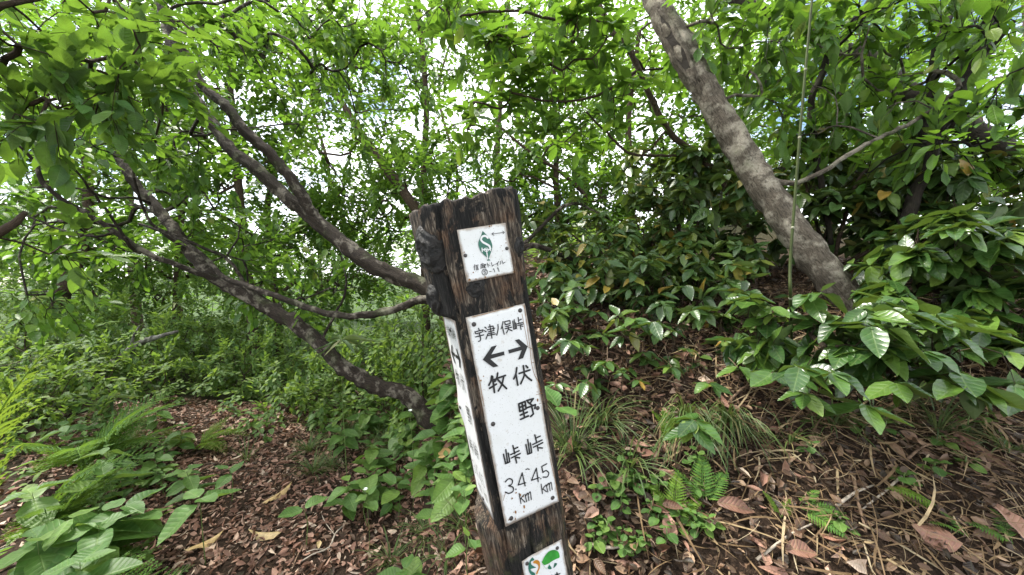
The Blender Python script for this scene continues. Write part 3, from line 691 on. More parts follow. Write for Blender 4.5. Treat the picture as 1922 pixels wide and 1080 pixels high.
S += cs([[(252, 722), (236, 762)], [(244, 748), (250, 806)], [(264, 738), (306, 728)], [(270, 754), (300, 747)], [(272, 770), (302, 763)], [(276, 785), (302, 779)], [(302, 779), (306, 800)], [(276, 785), (280, 806)], [(280, 806), (306, 800)],
         [(345, 722), (385, 712)], [(364, 704), (370, 760)], [(340, 746), (392, 735)], [(350, 756), (344, 782)], [(345, 778), (385, 768), (426, 776)], [(394, 712), (404, 766)], [(394, 726), (424, 718)], [(384, 752), (414, 742)], [(418, 728), (404, 764)],
         [(445, 700), (460, 758)], [(454, 722), (486, 734)], [(510, 690), (522, 748)], [(522, 748), (552, 724)], [(622, 676), (600, 704), (574, 718)], [(602, 702), (612, 742)], [(650, 672), (656, 700), (642, 722)], [(674, 660), (690, 706)], [(690, 706), (722, 684)]], ZD, 1.2)
S += cs([[(405 + 42 * math.cos(a), 840 + 46 * math.sin(a)) for a in np.linspace(0, 2 * pi, 19)], [(425, 812), (394, 819)], [(394, 819), (394, 838)], [(394, 838), (418, 836), (424, 852), (400, 868)], [(480, 832), (506, 829)], [(536, 798), (546, 786)], [(546, 786), (562, 838)], [(601, 782), (611, 769)], [(611, 769), (630, 830)]], ZD, 1.2)
tag(link('lettering', stroke_mesh(S, M_BLACK, 'lettering', OUT1), pl1), 'small black trail name, circled 5 and 11, double-headed arrow')
for q in ((105, 582), (752, 472)): nail(pl1, *ZD([q])[0], .0034)
RS = []
for cx, cy, s0 in ((170, 960, .0022), (415, 915, .0018), (600, 880, .0012), (270, 945, .0014), (230, 845, .0013), (480, 130, .0016), (510, 120, .0012), (735, 385, .0012), (90, 530, .0012), (660, 430, .001), (685, 510, .001), (860, 835, .0016)):
    c = ZD([(cx, cy)])[0]; RS.append(('poly', [(c[0] + s0 * rr_.uniform(.6, 1.3) * math.cos(a), c[1] + s0 * rr_.uniform(.5, 1.2) * math.sin(a)) for a in np.linspace(0, 2 * pi, 9)[:-1]]))
link('stain', stroke_mesh(RS, M_RUST, 'stain', OUT1 - .0002), pl1)
# lower plate, cut by the photograph's bottom edge
a3 = plate_uv(977, 1047); b3 = plate_uv(1054, 1017)
u3, v3 = a3[0], (a3[1] + b3[1]) / 2; W3 = b3[0] - a3[0]
pl3 = pchild('sign_plate', slab(((u3, v3), (u3 + W3, v3 + .11)), .0004, .0014, curl=lambda u, v: .003 * math.exp(-((u - u3) / .012) ** 2) * math.exp(-((v - v3) / .012) ** 2))); tag(pl3, 'lower white plate with orange and green leaf emblems')
OUT3 = .0028
def cv(pts, Z): return [tuple(q) for q in catmull([(*q, 0) for q in Z(pts + pts[:1])], .0015)[:-1, :2]]
link('emblem', stroke_mesh([('poly', cv([(650, 600), (600, 660), (555, 780), (550, 900), (590, 1010), (660, 1070), (720, 1090), (710, 1000), (640, 960), (610, 900), (740, 860), (690, 830), (625, 780), (615, 710), (700, 665)], ZE)), ('poly', cv([(1080, 790), (1040, 880), (1090, 905), (1140, 880)], ZE)), ('poly', cv([(1210, 745), (1275, 760), (1235, 830), (1180, 870)], ZE))], M_GREEN, 'emblem', OUT3), pl3)
link('emblem', stroke_mesh([('poly', cv([(665, 715), (740, 668), (810, 690), (845, 760), (835, 880), (800, 960), (765, 1040), (745, 1000), (800, 880), (790, 800), (730, 760), (680, 755)], ZE))], M_ORANGE, 'emblem', OUT3), pl3)
link('emblem', stroke_mesh([('poly', cv([(885, 725), (960, 580), (1060, 460), (1180, 415), (1290, 450), (1335, 540), (1330, 610), (1240, 650), (1150, 700), (1060, 760), (960, 800), (930, 780)], ZE)), (ZE([(905, 765), (960, 850), (1010, 895)]), .5 * PXM), (ZE([(1030, 900), (1080, 770)]), .5 * PXM)], M_LIME, 'emblem', OUT3), pl3)
for sk in ([[(1268, 990), (1292, 1090)], [(1230, 1045), (1342, 1018)]], [[(1140, 1055), (1150, 1095)]]): link('letter', stroke_mesh(cs(sk, ZE, 2.6), M_BLACK, 'letter', OUT3), pl3)
for q in ((505, 740), (1280, 370)): nail(pl3, *ZE([q])[0], .0036, out=.0045 if q[0] < 900 else .0022)
# plate on the narrow side face
def to_side(u, v, out): return (-.070 - out, .048 - u, -v)
pls = pchild('sign_plate', slab(((0.004, .006), (.100, .40)), .0004, .0018, mp=to_side, curl=lambda u, v: .006 * math.exp(-((u - .004) / .012) ** 2) * math.exp(-((v - .2) / .03) ** 2))); tag(pls, 'white plate on the side face seen edge-on')
def sd_(lst, w_): return [(s, w_) for s in lst]
S = [('poly', [(u * .78 + .006, v) for u, v in q[1]]) if q[0] == 'poly' else ([(u * .78 + .006, v) for u, v in q[0]], q[1] * .6) for q in S_MAIN if True]
tag(link('lettering', stroke_mesh(S, M_BLACK, 'lettering', .0036, to_side), pls), 'worn black strokes too foreshortened to read')
nail(pls, .012, .2, .004, to_side, .006); nail(pls, .05, .03, .004, to_side); nail(pls, .05, .385, .004, to_side)

# ------------------------------------------------------------------ trees near the post
# double-stemmed tree leaning away behind the post
l1 = px_limb([(930, 640, 2.05, 60), (870, 580, 2.05, 54), (800, 540, 2.08, 48), (740, 517, 2.12, 46), (690, 492, 2.15, 45), (640, 455, 2.2, 44), (590, 412, 2.25, 42), (535, 368, 2.3, 38), (480, 315, 2.35, 36), (437, 285, 2.4, 33), (402, 235, 2.45, 30), (372, 192, 2.5, 28), (340, 135, 2.6, 24), (318, 80, 2.7, 20), (290, -40, 2.85, 16)], .62)
l2 = px_limb([(600, 425, 2.25, 30), (578, 388, 2.22, 32), (545, 335, 2.2, 31), (508, 290, 2.2, 30), (462, 248, 2.22, 29), (425, 200, 2.25, 28), (385, 165, 2.3, 27), (352, 118, 2.32, 26), (325, 60, 2.35, 25), (302, 0, 2.4, 24), (285, -70, 2.5, 20)], .62)
l3 = px_limb([(900, 620, 2.08, 30), (850, 585, 2.02, 24), (800, 562, 2.0, 24), (752, 577, 2.0, 23), (700, 590, 2.02, 21), (645, 592, 2.05, 20), (590, 582, 2.1, 18), (530, 560, 2.15, 17), (470, 540, 2.2, 16), (420, 520, 2.25, 14), (380, 478, 2.3, 11), (330, 445, 2.35, 9), (260, 420, 2.4, 6)], .62)
l4 = px_limb([(905, 610, 2.1, 24), (955, 490, 2.15, 20), (1000, 462, 2.2, 17), (1050, 478, 2.25, 13), (1105, 502, 2.3, 9)], .62); l5 = px_limb([(955, 490, 2.15, 14), (1012, 430, 2.3, 11), (1075, 382, 2.4, 9), (1150, 415, 2.5, 5)], .62)
tree('leaning_tree', 'double-stemmed dark-barked tree leaning out from behind the signpost top', 'tree', gpt(*P(930, 640, 2.05)[:2]), [l1, l2, l3, l4, l5],
     [B(420, 40, 2.6, (.5, .4, .3), 26), B(560, 70, 3.0, (.55, .4, .25), 30), B(330, 280, 2.5, (.3, .3, .25), 18), B(690, 60, 3.2, (.5, .4, .3), 32), B(600, 180, 3.4, (.5, .4, .25), 12), B(760, 150, 3.4, (.4, .4, .25), 16), B(440, 420, 2.6, (.4, .3, .2), 18), B(520, 230, 3.1, (.3, .4, .2), 8), B(500, 500, 2.6, (.35, .3, .2), 12), B(640, 540, 2.5, (.3, .3, .12), 6)],
     'dark', 'broad', 'ovate', 'alt', .075, 7, .24, 2, .58, solo=190, seed=1, rough=.2, sides=20, tip=.0024)
l1 = px_limb([(800, 770, 2.3, 50), (765, 742, 2.3, 46), (700, 722, 2.3, 44), (645, 690, 2.32, 41), (600, 645, 2.35, 40), (560, 612, 2.38, 42), (505, 578, 2.42, 40), (445, 545, 2.45, 38), (395, 515, 2.5, 35), (362, 478, 2.55, 33), (328, 432, 2.6, 30), (288, 385, 2.65, 27), (250, 340, 2.7, 25), (226, 300, 2.75, 22), (195, 230, 2.85, 17), (170, 150, 3, 12)], .62)
l2 = px_limb([(440, 545, 2.45, 18), (385, 517, 2.4, 17), (330, 497, 2.35, 16), (270, 472, 2.3, 15), (215, 435, 2.25, 14), (165, 402, 2.2, 13), (112, 372, 2.15, 12), (82, 345, 2.12, 11), (62, 300, 2.1, 9), (30, 270, 2.05, 7)], .62)
l3 = px_limb([(262, 475, 2.3, 9), (245, 462, 2.2, 9), (200, 395, 2.1, 7), (150, 330, 2.0, 6), (128, 305, 1.98, 5)], .62)
l4 = px_limb([(520, 590, 2.42, 12), (470, 548, 2.4, 11), (430, 490, 2.35, 9), (370, 460, 2.3, 8), (300, 430, 2.25, 6)], .62)
l5 = px_limb([(362, 478, 2.55, 10), (330, 455, 2.5, 9), (285, 420, 2.45, 8), (262, 372, 2.4, 7), (250, 320, 2.35, 6), (262, 300, 2.3, 4)], .62); l6 = px_limb([(288, 385, 2.65, 8), (255, 372, 2.55, 7), (205, 372, 2.45, 6), (140, 352, 2.35, 5), (60, 352, 2.3, 4)], .62); l7 = px_limb([(215, 435, 2.25, 8), (180, 445, 2.2, 7), (110, 430, 2.15, 6), (40, 400, 2.1, 4)], .62); l8 = px_limb([(600, 645, 2.35, 9), (630, 590, 2.4, 7), (650, 540, 2.45, 6), (640, 480, 2.5, 4)], .62)
tree('bent_tree', 'mossy dark trunk curving up out of the herbs beside the trail', 'tree', gpt(*(P(800, 770, 2.3)[:2] + [.28, .03])), [(np.vstack([gpt(*(P(800, 770, 2.3)[:2] + [.28, .03]), -.08), P(825, 790, 2.3), l1[0][1:]]), np.r_[.085, .07, l1[1][1:]]), l2, l3, l4, l5, l6, l7, l8],
     [B(240, 220, 2.9, (.5, .3, .25), 30), B(100, 260, 2.5, (.4, .3, .2), 22), B(330, 400, 3.1, (.5, .25, .15), 16), B(80, 430, 2.9, (.45, .25, .2), 18), B(200, 470, 3.2, (.5, .25, .15), 16), B(420, 370, 3.0, (.35, .25, .15), 10), B(480, 470, 3.1, (.4, .25, .15), 10), B(130, 560, 2.6, (.3, .2, .1), 8)],
     'dark', 'broad', 'ovate', 'alt', .085, 6, .24, 2, .58, solo=190, seed=2, rough=.22, sides=20, tip=.0024)
# overhanging large-leaved tree that stands just outside the picture
l1 = (np.array([gpt(-2.9, 1.0), (-2.7, 1.15, .9), (-2.5, 1.35, 1.8), (-2.2, 1.5, 2.4), (-1.8, 1.7, 2.75), (-1.3, 1.9, 3.0)]), np.array([.07, .06, .05, .035, .02, .008]))
l2 = (np.array([(-2.5, 1.35, 1.8), (-2.25, 1.5, 2.25), (-1.9, 1.7, 2.55), (-1.45, 1.9, 2.75)]), np.array([.018, .013, .009, .004]))
l3 = px_limb([(-260, 420, 1.5, 20), (-80, 455, 1.5, 24), (0, 438, 1.5, 20), (30, 418, 1.52, 16), (48, 398, 1.55, 9)])
l3[0][0] = (-2.62, 1.22, 1.3)
tree('overhanging_tree', 'large-leaved tree reaching in over the ferns from the picture edge', 'tree', gpt(-2.9, 1.0), [l1, l2, l3],
     [B(50, 70, 1.55, (.42, .3, .2), 20), B(150, 160, 1.65, (.36, .3, .14), 15), B(30, 210, 1.55, (.26, .25, .14), 12), B(230, 60, 1.9, (.4, .3, .22), 18), ((-.9, -.2, 3.6), (1.3, 1.2, .5), 50), ((-1.2, -1.6, 3.2), (1.3, 1.0, .6), 50), B(300, 310, 2.9, (.3, .3, .12), 8), B(260, 150, 1.9, (.25, .2, .12), 10), B(130, 480, 1.7, (.1, .1, .06), 3)],  # world-coordinate blobs: unseen foliage overhead, added to hold back sky light
     'brown', 'big', 'ovate', 'alt', .105, 6, .25, 1, .52, solo=210, seed=3, rough=.08, tip=.0026)
# pale mottled trunk on the bank
l1 = px_limb([(1645, 645, 1.6, 72), (1602, 575, 1.6, 66), (1562, 528, 1.62, 66), (1520, 472, 1.65, 66), (1472, 408, 1.7, 64), (1428, 345, 1.75, 64), (1392, 285, 1.8, 62), (1352, 218, 1.85, 58), (1312, 150, 1.9, 57), (1278, 90, 1.95, 60), (1248, 35, 2.0, 53), (1222, -15, 2.05, 49), (1185, -90, 2.15, 52), (1140, -200, 2.3, 44)])
l3 = (np.array([l1[0][-2], (.75, 1.6, 3.5), (.8, .7, 3.9), (.7, -.3, 4.1), (.5, -1.4, 4.2)]), np.array([.05, .042, .034, .024, .01]))  # unseen limb above the camera, added to carry shading foliage
l2 = px_limb([(1440, 335, 1.74, 20), (1462, 343, 1.70, 14), (1495, 344, 1.68, 11), (1545, 322, 1.66, 10), (1600, 286, 1.66, 10), (1650, 260, 1.68, 9), (1700, 236, 1.7, 9), (1750, 205, 1.72, 8), (1800, 165, 1.74, 6)])
tr4 = tree('mottled_tree', 'pale lichen-mottled trunk with a split cavity leaning across the bank', 'tree', gpt(*P(1640, 640, 1.6)[:2]), [l1, l2, l3],
     [B(1330, 30, 2.0, (.3, .3, .2), 16), B(1430, 90, 2.0, (.3, .25, .2), 20), B(1520, 50, 2.1, (.3, .3, .2), 18), B(1480, 190, 2.0, (.25, .25, .15), 14), B(1640, 120, 2.0, (.3, .3, .2), 18), B(1600, 230, 1.9, (.25, .2, .12), 12), B(1720, 190, 1.9, (.2, .2, .12), 8), ((.9, .1, 3.9), (1.6, 1.5, .5), 130), ((1.9, .3, 3.1), (1.0, .9, .4), 80), ((.6, -1.6, 3.8), (1.8, 1.2, .7), 130)],  # world-coordinate blobs: out-of-view crown, added to shade the bank and post
     'pale', 'broad', 'obovate', 'alt', .092, 6, .2, 1, .48, solo=190, seed=4, rough=.10, sides=30, tip=.0018)
# split cavity: a dark recess between two rolled bark lips, on the side that faces the camera
dd = catmull(np.c_[l1[0], l1[1]], .02); pxs = proj(dd[:, :3])
sel = dd[(pxs[1] > 25) & (pxs[1] < 165)]; T_, N_, B_ = frames(sel[:, :3]); toc = unit(CAM - sel[:, :3]); toc = unit(toc - T_ * np.sum(toc * T_, 1, keepdims=True)); sdv = np.cross(T_, toc)
tt = np.linspace(0, 1, len(sel)); wdt = .024 * np.sin(pi * np.clip(tt, .03, .97)) ** .6
base4 = np.array(tr4.location)
for kk, (off, rad, lift, mt, nm) in enumerate(((0, None, .0, 'black', 'cavity'), (1, .011, .0, 'pale', 'bark_lip'), (-1, .010, .0, 'pale', 'bark_lip'))):
    b = Buf(); lean = -.25
    if rad is None:
        rows = []
        for s in np.linspace(-1, 1, 7):
            an = lean + s * wdt / sel[:, 3]; rows.append(sel[:, :3] + (toc * np.cos(an)[:, None] + sdv * np.sin(an)[:, None]) * (sel[:, 3] + .004 - .003 * (1 - s * s))[:, None])
        Vc = np.stack(rows, 1); m = len(sel); i = np.arange(m - 1)[:, None] * 7 + np.arange(6)[None]
        b.add(Vc.reshape(-1, 3), np.stack([i, i + 1, i + 8, i + 7], -1).reshape(-1, 4))
    else:
        an = lean + off * (wdt + .006) / sel[:, 3] + .05 * np.sin(tt * 17 + off)
        tube(b, sel[:, :3] + (toc * np.cos(an)[:, None] + sdv * np.sin(an)[:, None]) * (sel[:, 3] - .001)[:, None], rad * (.35 + np.sin(pi * tt) ** .5 * .8), 9, True, .25, kk)
    b.build(nm, M_BK[mt], tr4, base4)
# slender stem with large hanging leaves
l1 = px_limb([(1420, 470, 2.3, 18), (1360, 345, 2.3, 16), (1310, 292, 2.3, 15), (1262, 255, 2.3, 14), (1238, 215, 2.3, 14), (1212, 165, 2.3, 13), (1190, 108, 2.3, 13), (1152, 62, 2.32, 13), (1120, 0, 2.35, 12), (1090, -80, 2.4, 10), (1040, -170, 2.5, 7)])
l2 = px_limb([(1200, 130, 2.3, 7), (1120, 180, 2.2, 6), (1040, 190, 2.15, 5), (960, 175, 2.1, 4)])
l3 = px_limb([(1140, 40, 2.33, 8), (1060, 40, 2.2, 7), (960, 20, 2.1, 6), (860, 30, 2.1, 5)])
l4 = px_limb([(1235, 315, 2.35, 6), (1190, 290, 2.3, 6), (1140, 250, 2.25, 5), (1100, 210, 2.2, 4)]); l4[0][0] = l1[0][2]
tree('slender_tree', 'slender dark stem with drooping whorls of leaves above the post', 'tree', gpt(*P(1420, 470, 2.3)[:2]), [(np.vstack([gpt(*P(1450, 520, 2.3)[:2]), l1[0]]), np.r_[.035, l1[1]]), l2, l3, l4],
     [B(830, 40, 2.15, (.25, .25, .14), 14), B(950, 110, 2.15, (.3, .25, .12), 20), B(1060, 80, 2.1, (.28, .25, .15), 18), B(1010, 200, 2.15, (.25, .25, .1), 14), B(890, 215, 2.3, (.2, .2, .08), 8), B(1160, 200, 2.2, (.25, .2, .14), 14), B(1120, 60, 2.1, (.25, .2, .14), 12), B(1230, 100, 2.5, (.3, .25, .2), 12), B(1090, 280, 2.4, (.2, .2, .1), 8)],
     'brown', 'broad', 'obovate', 'whorl', .108, 6, .13, 1, .44, solo=210, seed=5, rough=.08, tip=.0024)
# dark twisting tree at the right
l1 = px_limb([(1690, 470, 1.75, 30), (1715, 370, 1.75, 26), (1745, 315, 1.75, 24), (1752, 268, 1.76, 23), (1780, 215, 1.78, 24), (1815, 150, 1.8, 25), (1838, 105, 1.8, 25), (1855, 55, 1.82, 24), (1862, 0, 1.85, 23), (1872, -80, 1.9, 20)])
l2 = px_limb([(1690, 420, 1.85, 20), (1735, 240, 1.9, 18), (1748, 180, 1.9, 17), (1758, 90, 1.95, 16), (1785, 20, 2, 15), (1800, -60, 2.1, 12)])
l3 = px_limb([(1835, 110, 1.8, 10), (1870, 80, 1.75, 8), (1905, 40, 1.7, 6)])
l4 = px_limb([(1505, 290, 2.05, 10), (1522, 215, 2.05, 14), (1540, 150, 2.05, 15), (1560, 95, 2.08, 16), (1600, 45, 2.1, 15), (1650, -20, 2.15, 14)])
l4[0][0] = P(1560, 460, 2.0)
tree('twisting_tree', 'blackish twisting stem with a curved foot above the glossy shrub', 'tree', gpt(*P(1690, 470, 1.75)[:2]), [(np.vstack([gpt(*P(1690, 470, 1.75)[:2], -.03), l1[0]]), np.r_[.05, l1[1]]), l2, l3, l4],
     [B(1700, 40, 1.9, (.3, .25, .15), 20), B(1830, 60, 1.7, (.25, .2, .18), 18), B(1900, 200, 1.6, (.2, .2, .2), 14), B(1640, 190, 1.9, (.25, .2, .14), 14), B(1800, 250, 1.7, (.25, .2, .12), 14), B(1720, 300, 1.8, (.25, .2, .1), 12), B(1560, 30, 2.0, (.25, .2, .15), 14)],
     'black', 'broad', 'obovate', 'alt', .092, 5, .17, 1, .46, solo=220, seed=6, rough=.13, tip=.0024, sides=14)
# thick dark trunk running diagonally behind the right-hand stems
l1 = px_limb([(2050, 420, 4.2, 55), (1960, 330, 4.2, 52), (1850, 262, 4.2, 48), (1760, 205, 4.2, 45), (1690, 165, 4.2, 42), (1640, 118, 4.3, 40), (1560, 88, 4.4, 38), (1480, 40, 4.5, 34), (1400, 10, 4.6, 30), (1300, -60, 4.8, 24)])
tree('diagonal_tree', 'thick blackish trunk slanting behind the twisting stem', 'tree', gpt(*P(2120, 470, 4.2)[:2]), [(np.vstack([gpt(*P(2130, 480, 4.2)[:2], -.05), l1[0]]), np.r_[.2, l1[1]])],
     [B(1500, 120, 4.5, (1.0, .8, .6), 90), B(1750, 60, 4.5, (1.0, .8, .5), 70), B(1900, 330, 4.0, (.6, .6, .5), 36), B(1620, 260, 4.2, (.8, .6, .4), 60), B(1350, 120, 4.8, (.7, .7, .6), 60)],
     'black', 'far', 'ovate', 'alt', .08, 7, .28, 2, .56, solo=0, seed=7, rough=.12, lod=1, twigs=False)

# ------------------------------------------------------------------ evergreen shrubs on the bank
def auto_limbs(base, blobs, r, rad=.012, lift=.35):
    out = []
    for c, rd, k in blobs:
        m = base + (c - base) * .5 + np.array([0, 0, lift * abs(c[2] - base[2]) * .3]) + r.normal(0, .05, 3)
        out.append((np.array([base, m, c]), np.array([rad, rad * .7, rad * .35])))
    return out
def shrub(name, label, base, blobs, leaf, seed, cat='shrub', bark='brown', rad=.012, **k):
    r = np.random.default_rng(seed); return tree(name, label, cat, base, auto_limbs(base, blobs, r, rad), blobs, bark, leaf, seed=seed, sides=7, rough=.05, trunk_name='stem', **k)
EV = dict(shape='ovate', style='whorl', ll=.095, k=6, Ls=.10, side=2, wr=.48, seg=.1, hang=.7)
shrub('evergreen_shrub', 'glossy dark evergreen shrub filling the space behind the mottled trunk', gpt(1.75, 2.05),
      [B(1560, 400, 2.1, (.3, .25, .2), 34), B(1680, 380, 1.95, (.3, .25, .18), 34), B(1800, 380, 1.8, (.28, .25, .2), 34), B(1900, 430, 1.7, (.2, .25, .2), 30), B(1650, 300, 2.1, (.3, .25, .16), 24), B(1500, 300, 2.3, (.3, .3, .2), 30)], 'ever', 21, solo=210, **EV)
shrub('evergreen_shrub', 'low evergreen shrub with shiny leaves overhanging the bank past the trunk foot', gpt(1.75, 1.62),
      [B(1690, 480, 1.7, (.16, .15, .10), 12), B(1760, 470, 1.45, (.22, .2, .12), 20), B(1870, 520, 1.35, (.2, .2, .12), 18), B(1800, 570, 1.4, (.25, .15, .06), 14), B(1900, 600, 1.3, (.15, .15, .08), 10)], 'glossy', 22, solo=190, **dict(EV, ll=.095, wr=.5, k=7))
shrub('evergreen_shrub', 'dense olive-green evergreen shrub just behind the signpost edge', gpt(.62, 2.55),
      [B(1060, 430, 2.5, (.3, .3, .2), 30), B(1130, 500, 2.3, (.3, .25, .16), 36), B(1040, 540, 2.2, (.2, .25, .14), 24), B(1210, 450, 2.4, (.3, .3, .2), 36), B(1180, 560, 2.1, (.3, .2, .12), 30), B(1080, 600, 1.95, (.2, .2, .10), 16)], 'ever', 23, solo=210, **dict(EV, ll=.085))
shrub('evergreen_shrub', 'evergreen shrub between the slender stem and the mottled trunk', gpt(1.0, 2.3),
      [B(1310, 390, 2.2, (.3, .3, .2), 32), B(1280, 500, 2.0, (.25, .25, .12), 26), B(1370, 470, 2.05, (.18, .25, .16), 20), B(1330, 320, 2.4, (.3, .3, .18), 24), B(1250, 340, 2.6, (.3, .3, .2), 24)], 'ever', 24, solo=210, **dict(EV, ll=.10))
shrub('evergreen_shrub', 'small evergreen shrub drooping over the dark hollow below the branches', gpt(.55, 2.0),
      [B(1040, 610, 1.85, (.16, .15, .08), 14), B(1120, 620, 1.8, (.2, .15, .07), 14), B(1230, 590, 1.8, (.2, .15, .08), 14), B(1080, 680, 1.6, (.12, .1, .05), 6), B(1330, 560, 1.75, (.22, .15, .10), 24), B(1060, 560, 1.9, (.2, .15, .10), 20), B(1160, 540, 1.85, (.22, .15, .10), 22), B(1250, 530, 1.85, (.22, .15, .10), 22), B(1420, 540, 1.7, (.15, .15, .10), 12), B(1180, 640, 1.6, (.2, .12, .07), 14), B(1290, 625, 1.6, (.2, .12, .07), 14), B(1060, 630, 1.65, (.14, .12, .07), 10), B(1390, 610, 1.55, (.16, .12, .07), 10)], 'ever', 25, solo=200, **dict(EV, ll=.085, side=1))
shrub('evergreen_shrub', 'broad-leaved glossy shrub at the trunk foot with wet-looking leaves', gpt(1.12, 1.28),
      [B(1500, 610, 1.25, (.12, .12, .05), 6), B(1610, 620, 1.15, (.14, .12, .05), 7), B(1700, 630, 1.15, (.14, .12, .06), 7), B(1570, 650, 1.1, (.12, .1, .05), 5), B(1790, 650, 1.1, (.12, .1, .05), 5), B(1420, 600, 1.35, (.1, .1, .05), 5) , B(1720, 600, 1.35, (.14, .1, .06), 6), B(1680, 700, 1.05, (.12, .08, .04), 4)], 'glossy', 26, solo=190, **dict(EV, ll=.098, side=1, k=6, wr=.5))

# bamboo culm in front of the trunk
base = ground_at(1487, 640)
pts = np.vstack([base - [0, 0, .03], px_limb([(1484, 560, 1.18, 9), (1483, 500, 1.18, 9), (1490, 400, 1.2, 8.5), (1500, 270, 1.22, 8), (1510, 150, 1.25, 7.5), (1524, 0, 1.3, 7), (1535, -120, 1.35, 6)])[0]])
cu = thing('bamboo_culm', base, 'thin green bamboo culm rising in front of the mottled trunk', 'bamboo')
b = Buf(); dd = catmull(np.c_[pts, np.linspace(.0048, .0034, len(pts))], .02); tube(b, dd[:, :3], dd[:, 3], 10); b.build('culm', M_CULM, cu, base)
for py in (130, 262, 428, 560):
    k = int(np.argmin(abs(proj(dd[:, :3])[1] - py))); e = unit(dd[k + 1, :3] - dd[k, :3])
    b = Buf(); tube(b, [dd[k, :3] - e * .004, dd[k, :3] - e * .0015, dd[k, :3] + e * .0015, dd[k, :3] + e * .004], [dd[k, 3] * 1.02, dd[k, 3] * 1.3, dd[k, 3] * 1.3, dd[k, 3] * 1.02], 10); b.build('node', M_NODE, cu, base)

# ------------------------------------------------------------------ trees farther off
def bgtree(label, base, limbs, blobs, seed, bark='brown', ll=.10, leaf='far', name='background_tree', group=None, k=7, Ls=.32, side=3, lod=2, **kw):
    blobs = [(c_, r_, int(n_ * 1.35)) for c_, r_, n_ in blobs]
    return tree(name, label, 'tree', base, limbs, blobs, bark, leaf, 'ovate', 'alt', ll, k, Ls, side, .6, 0, seed=seed, rough=.06, sides=9, lod=lod, twigs=False, seg=.2, tip=.003, group=group, **kw)
def up_limb(px, d, pts, foot=None):
    """limb from the ground below its first pixel"""
    pp, rr = px_limb(pts); g = gpt(pp[0][0], pp[0][1], -.1); return (np.vstack([g, pp]), np.r_[rr[0] * 1.3, rr]), g
L1, g = up_limb(0, 0, [(795, 400, 6, 17), (797, 290, 6, 15), (800, 200, 6, 14), (793, 100, 6.1, 12), (785, 0, 6.2, 10), (780, -120, 6.4, 7)])
bgtree('straight grey trunk rising through the leaves above the post', g, [L1], [B(820, 110, 6, (1.2, 1, .8), 80), B(760, 330, 6, (1.1, .9, .6), 70), B(900, 300, 6.2, (.9, .9, .7), 60), B(760, -40, 6, (1.2, 1, .6), 50), B(690, 400, 5.6, (.9, .7, .45), 60), B(600, 380, 6, (.8, .7, .4), 40)], 31)
L1, g = up_limb(0, 0, [(830, 470, 4.4, 26), (775, 385, 4.4, 24), (720, 310, 4.5, 22), (680, 255, 4.6, 18), (640, 190, 4.7, 13), (590, 110, 4.9, 9)])
bgtree('slanting dark stem behind the leaning double tree', g, [L1], [B(640, 200, 4.8, (.8, .6, .55), 34), B(720, 250, 4.6, (.6, .5, .5), 28), B(560, 130, 5, (.8, .6, .5), 50), B(760, 330, 4.4, (.5, .5, .3), 34), B(600, 330, 5, (.7, .5, .4), 22), B(700, 100, 5, (.7, .5, .45), 40)], 32, 'brown', .09)
L1, g = up_limb(0, 0, [(1050, 480, 5, 16), (1045, 380, 5, 14), (1043, 250, 5, 12), (1040, 130, 5.1, 10), (1050, 0, 5.3, 7)])
L2 = px_limb([(1046, 430, 5, 12), (1100, 380, 4.9, 11), (1060, 330, 4.7, 9), (1000, 290, 4.6, 7), (940, 240, 4.6, 5)])
bgtree('thin pale trunk past the post corner with crooked side branches', g, [L1, L2], [B(1050, 270, 5, (.8, .7, .6), 60), B(980, 370, 5, (.6, .6, .35), 44), B(1020, 90, 5.2, (.9, .8, .6), 56), B(1120, 380, 4.8, (.6, .5, .4), 44), B(930, 420, 5.2, (.5, .5, .3), 24)], 33)
L1, g = up_limb(0, 0, [(1190, 520, 5.5, 18), (1185, 350, 5.5, 16), (1180, 220, 5.6, 14), (1200, 60, 5.8, 10)])
bgtree('upright trunk glimpsed beside the slender stem', g, [L1], [B(1200, 330, 5.6, (1.0, .8, .6), 80), B(1300, 260, 5.8, (1, .9, .7), 80), B(1180, 120, 5.8, (1.0, .9, .7), 70), B(1280, 20, 5.6, (1.1, .9, .5), 60), B(1080, 430, 5.5, (.8, .7, .4), 54), B(1260, 420, 5.4, (.7, .7, .4), 44)], 34)
L1, g = up_limb(0, 0, [(470, 560, 5.2, 20), (455, 420, 5.2, 18), (440, 260, 5.3, 15), (430, 120, 5.4, 11), (420, 0, 5.6, 8)])
bgtree('background trunk standing between the two leaning limbs', g, [L1], [B(470, 150, 5.2, (.8, .8, .6), 56), B(360, 120, 5.4, (.9, .8, .7), 66), B(400, 330, 5.2, (.8, .7, .4), 56), B(560, 40, 5.2, (.8, .8, .5), 44), B(520, 440, 5.4, (.7, .7, .35), 50), B(300, 230, 5.3, (.7, .6, .5), 50), B(480, 280, 5.3, (.7, .6, .4), 44)], 35)
L1, g = up_limb(0, 0, [(90, 640, 5, 36), (105, 580, 5, 34), (135, 510, 5, 30), (160, 440, 5.1, 24), (165, 330, 5.3, 18), (150, 180, 5.5, 12)])
bgtree('stout grey trunk in the thicket beyond the ferns', g, [L1], [B(120, 420, 5, (1.0, .8, .5), 80), B(40, 300, 5.2, (.9, .8, .6), 70), B(200, 300, 5.4, (.9, .8, .6), 66), B(60, 120, 5.4, (1, .9, .7), 60), B(260, 40, 5.6, (1.1, .9, .6), 60)], 36)
L1, g = up_limb(0, 0, [(330, 620, 6, 16), (335, 480, 6, 14), (345, 340, 6.1, 11), (350, 200, 6.2, 8)])
bgtree('thin trunk in the thicket under the bent limb', g, [L1], [B(310, 480, 6, (1.1, .9, .5), 84), B(440, 500, 6, (1.0, .9, .45), 70), B(220, 540, 6, (1, .9, .4), 60)], 37)
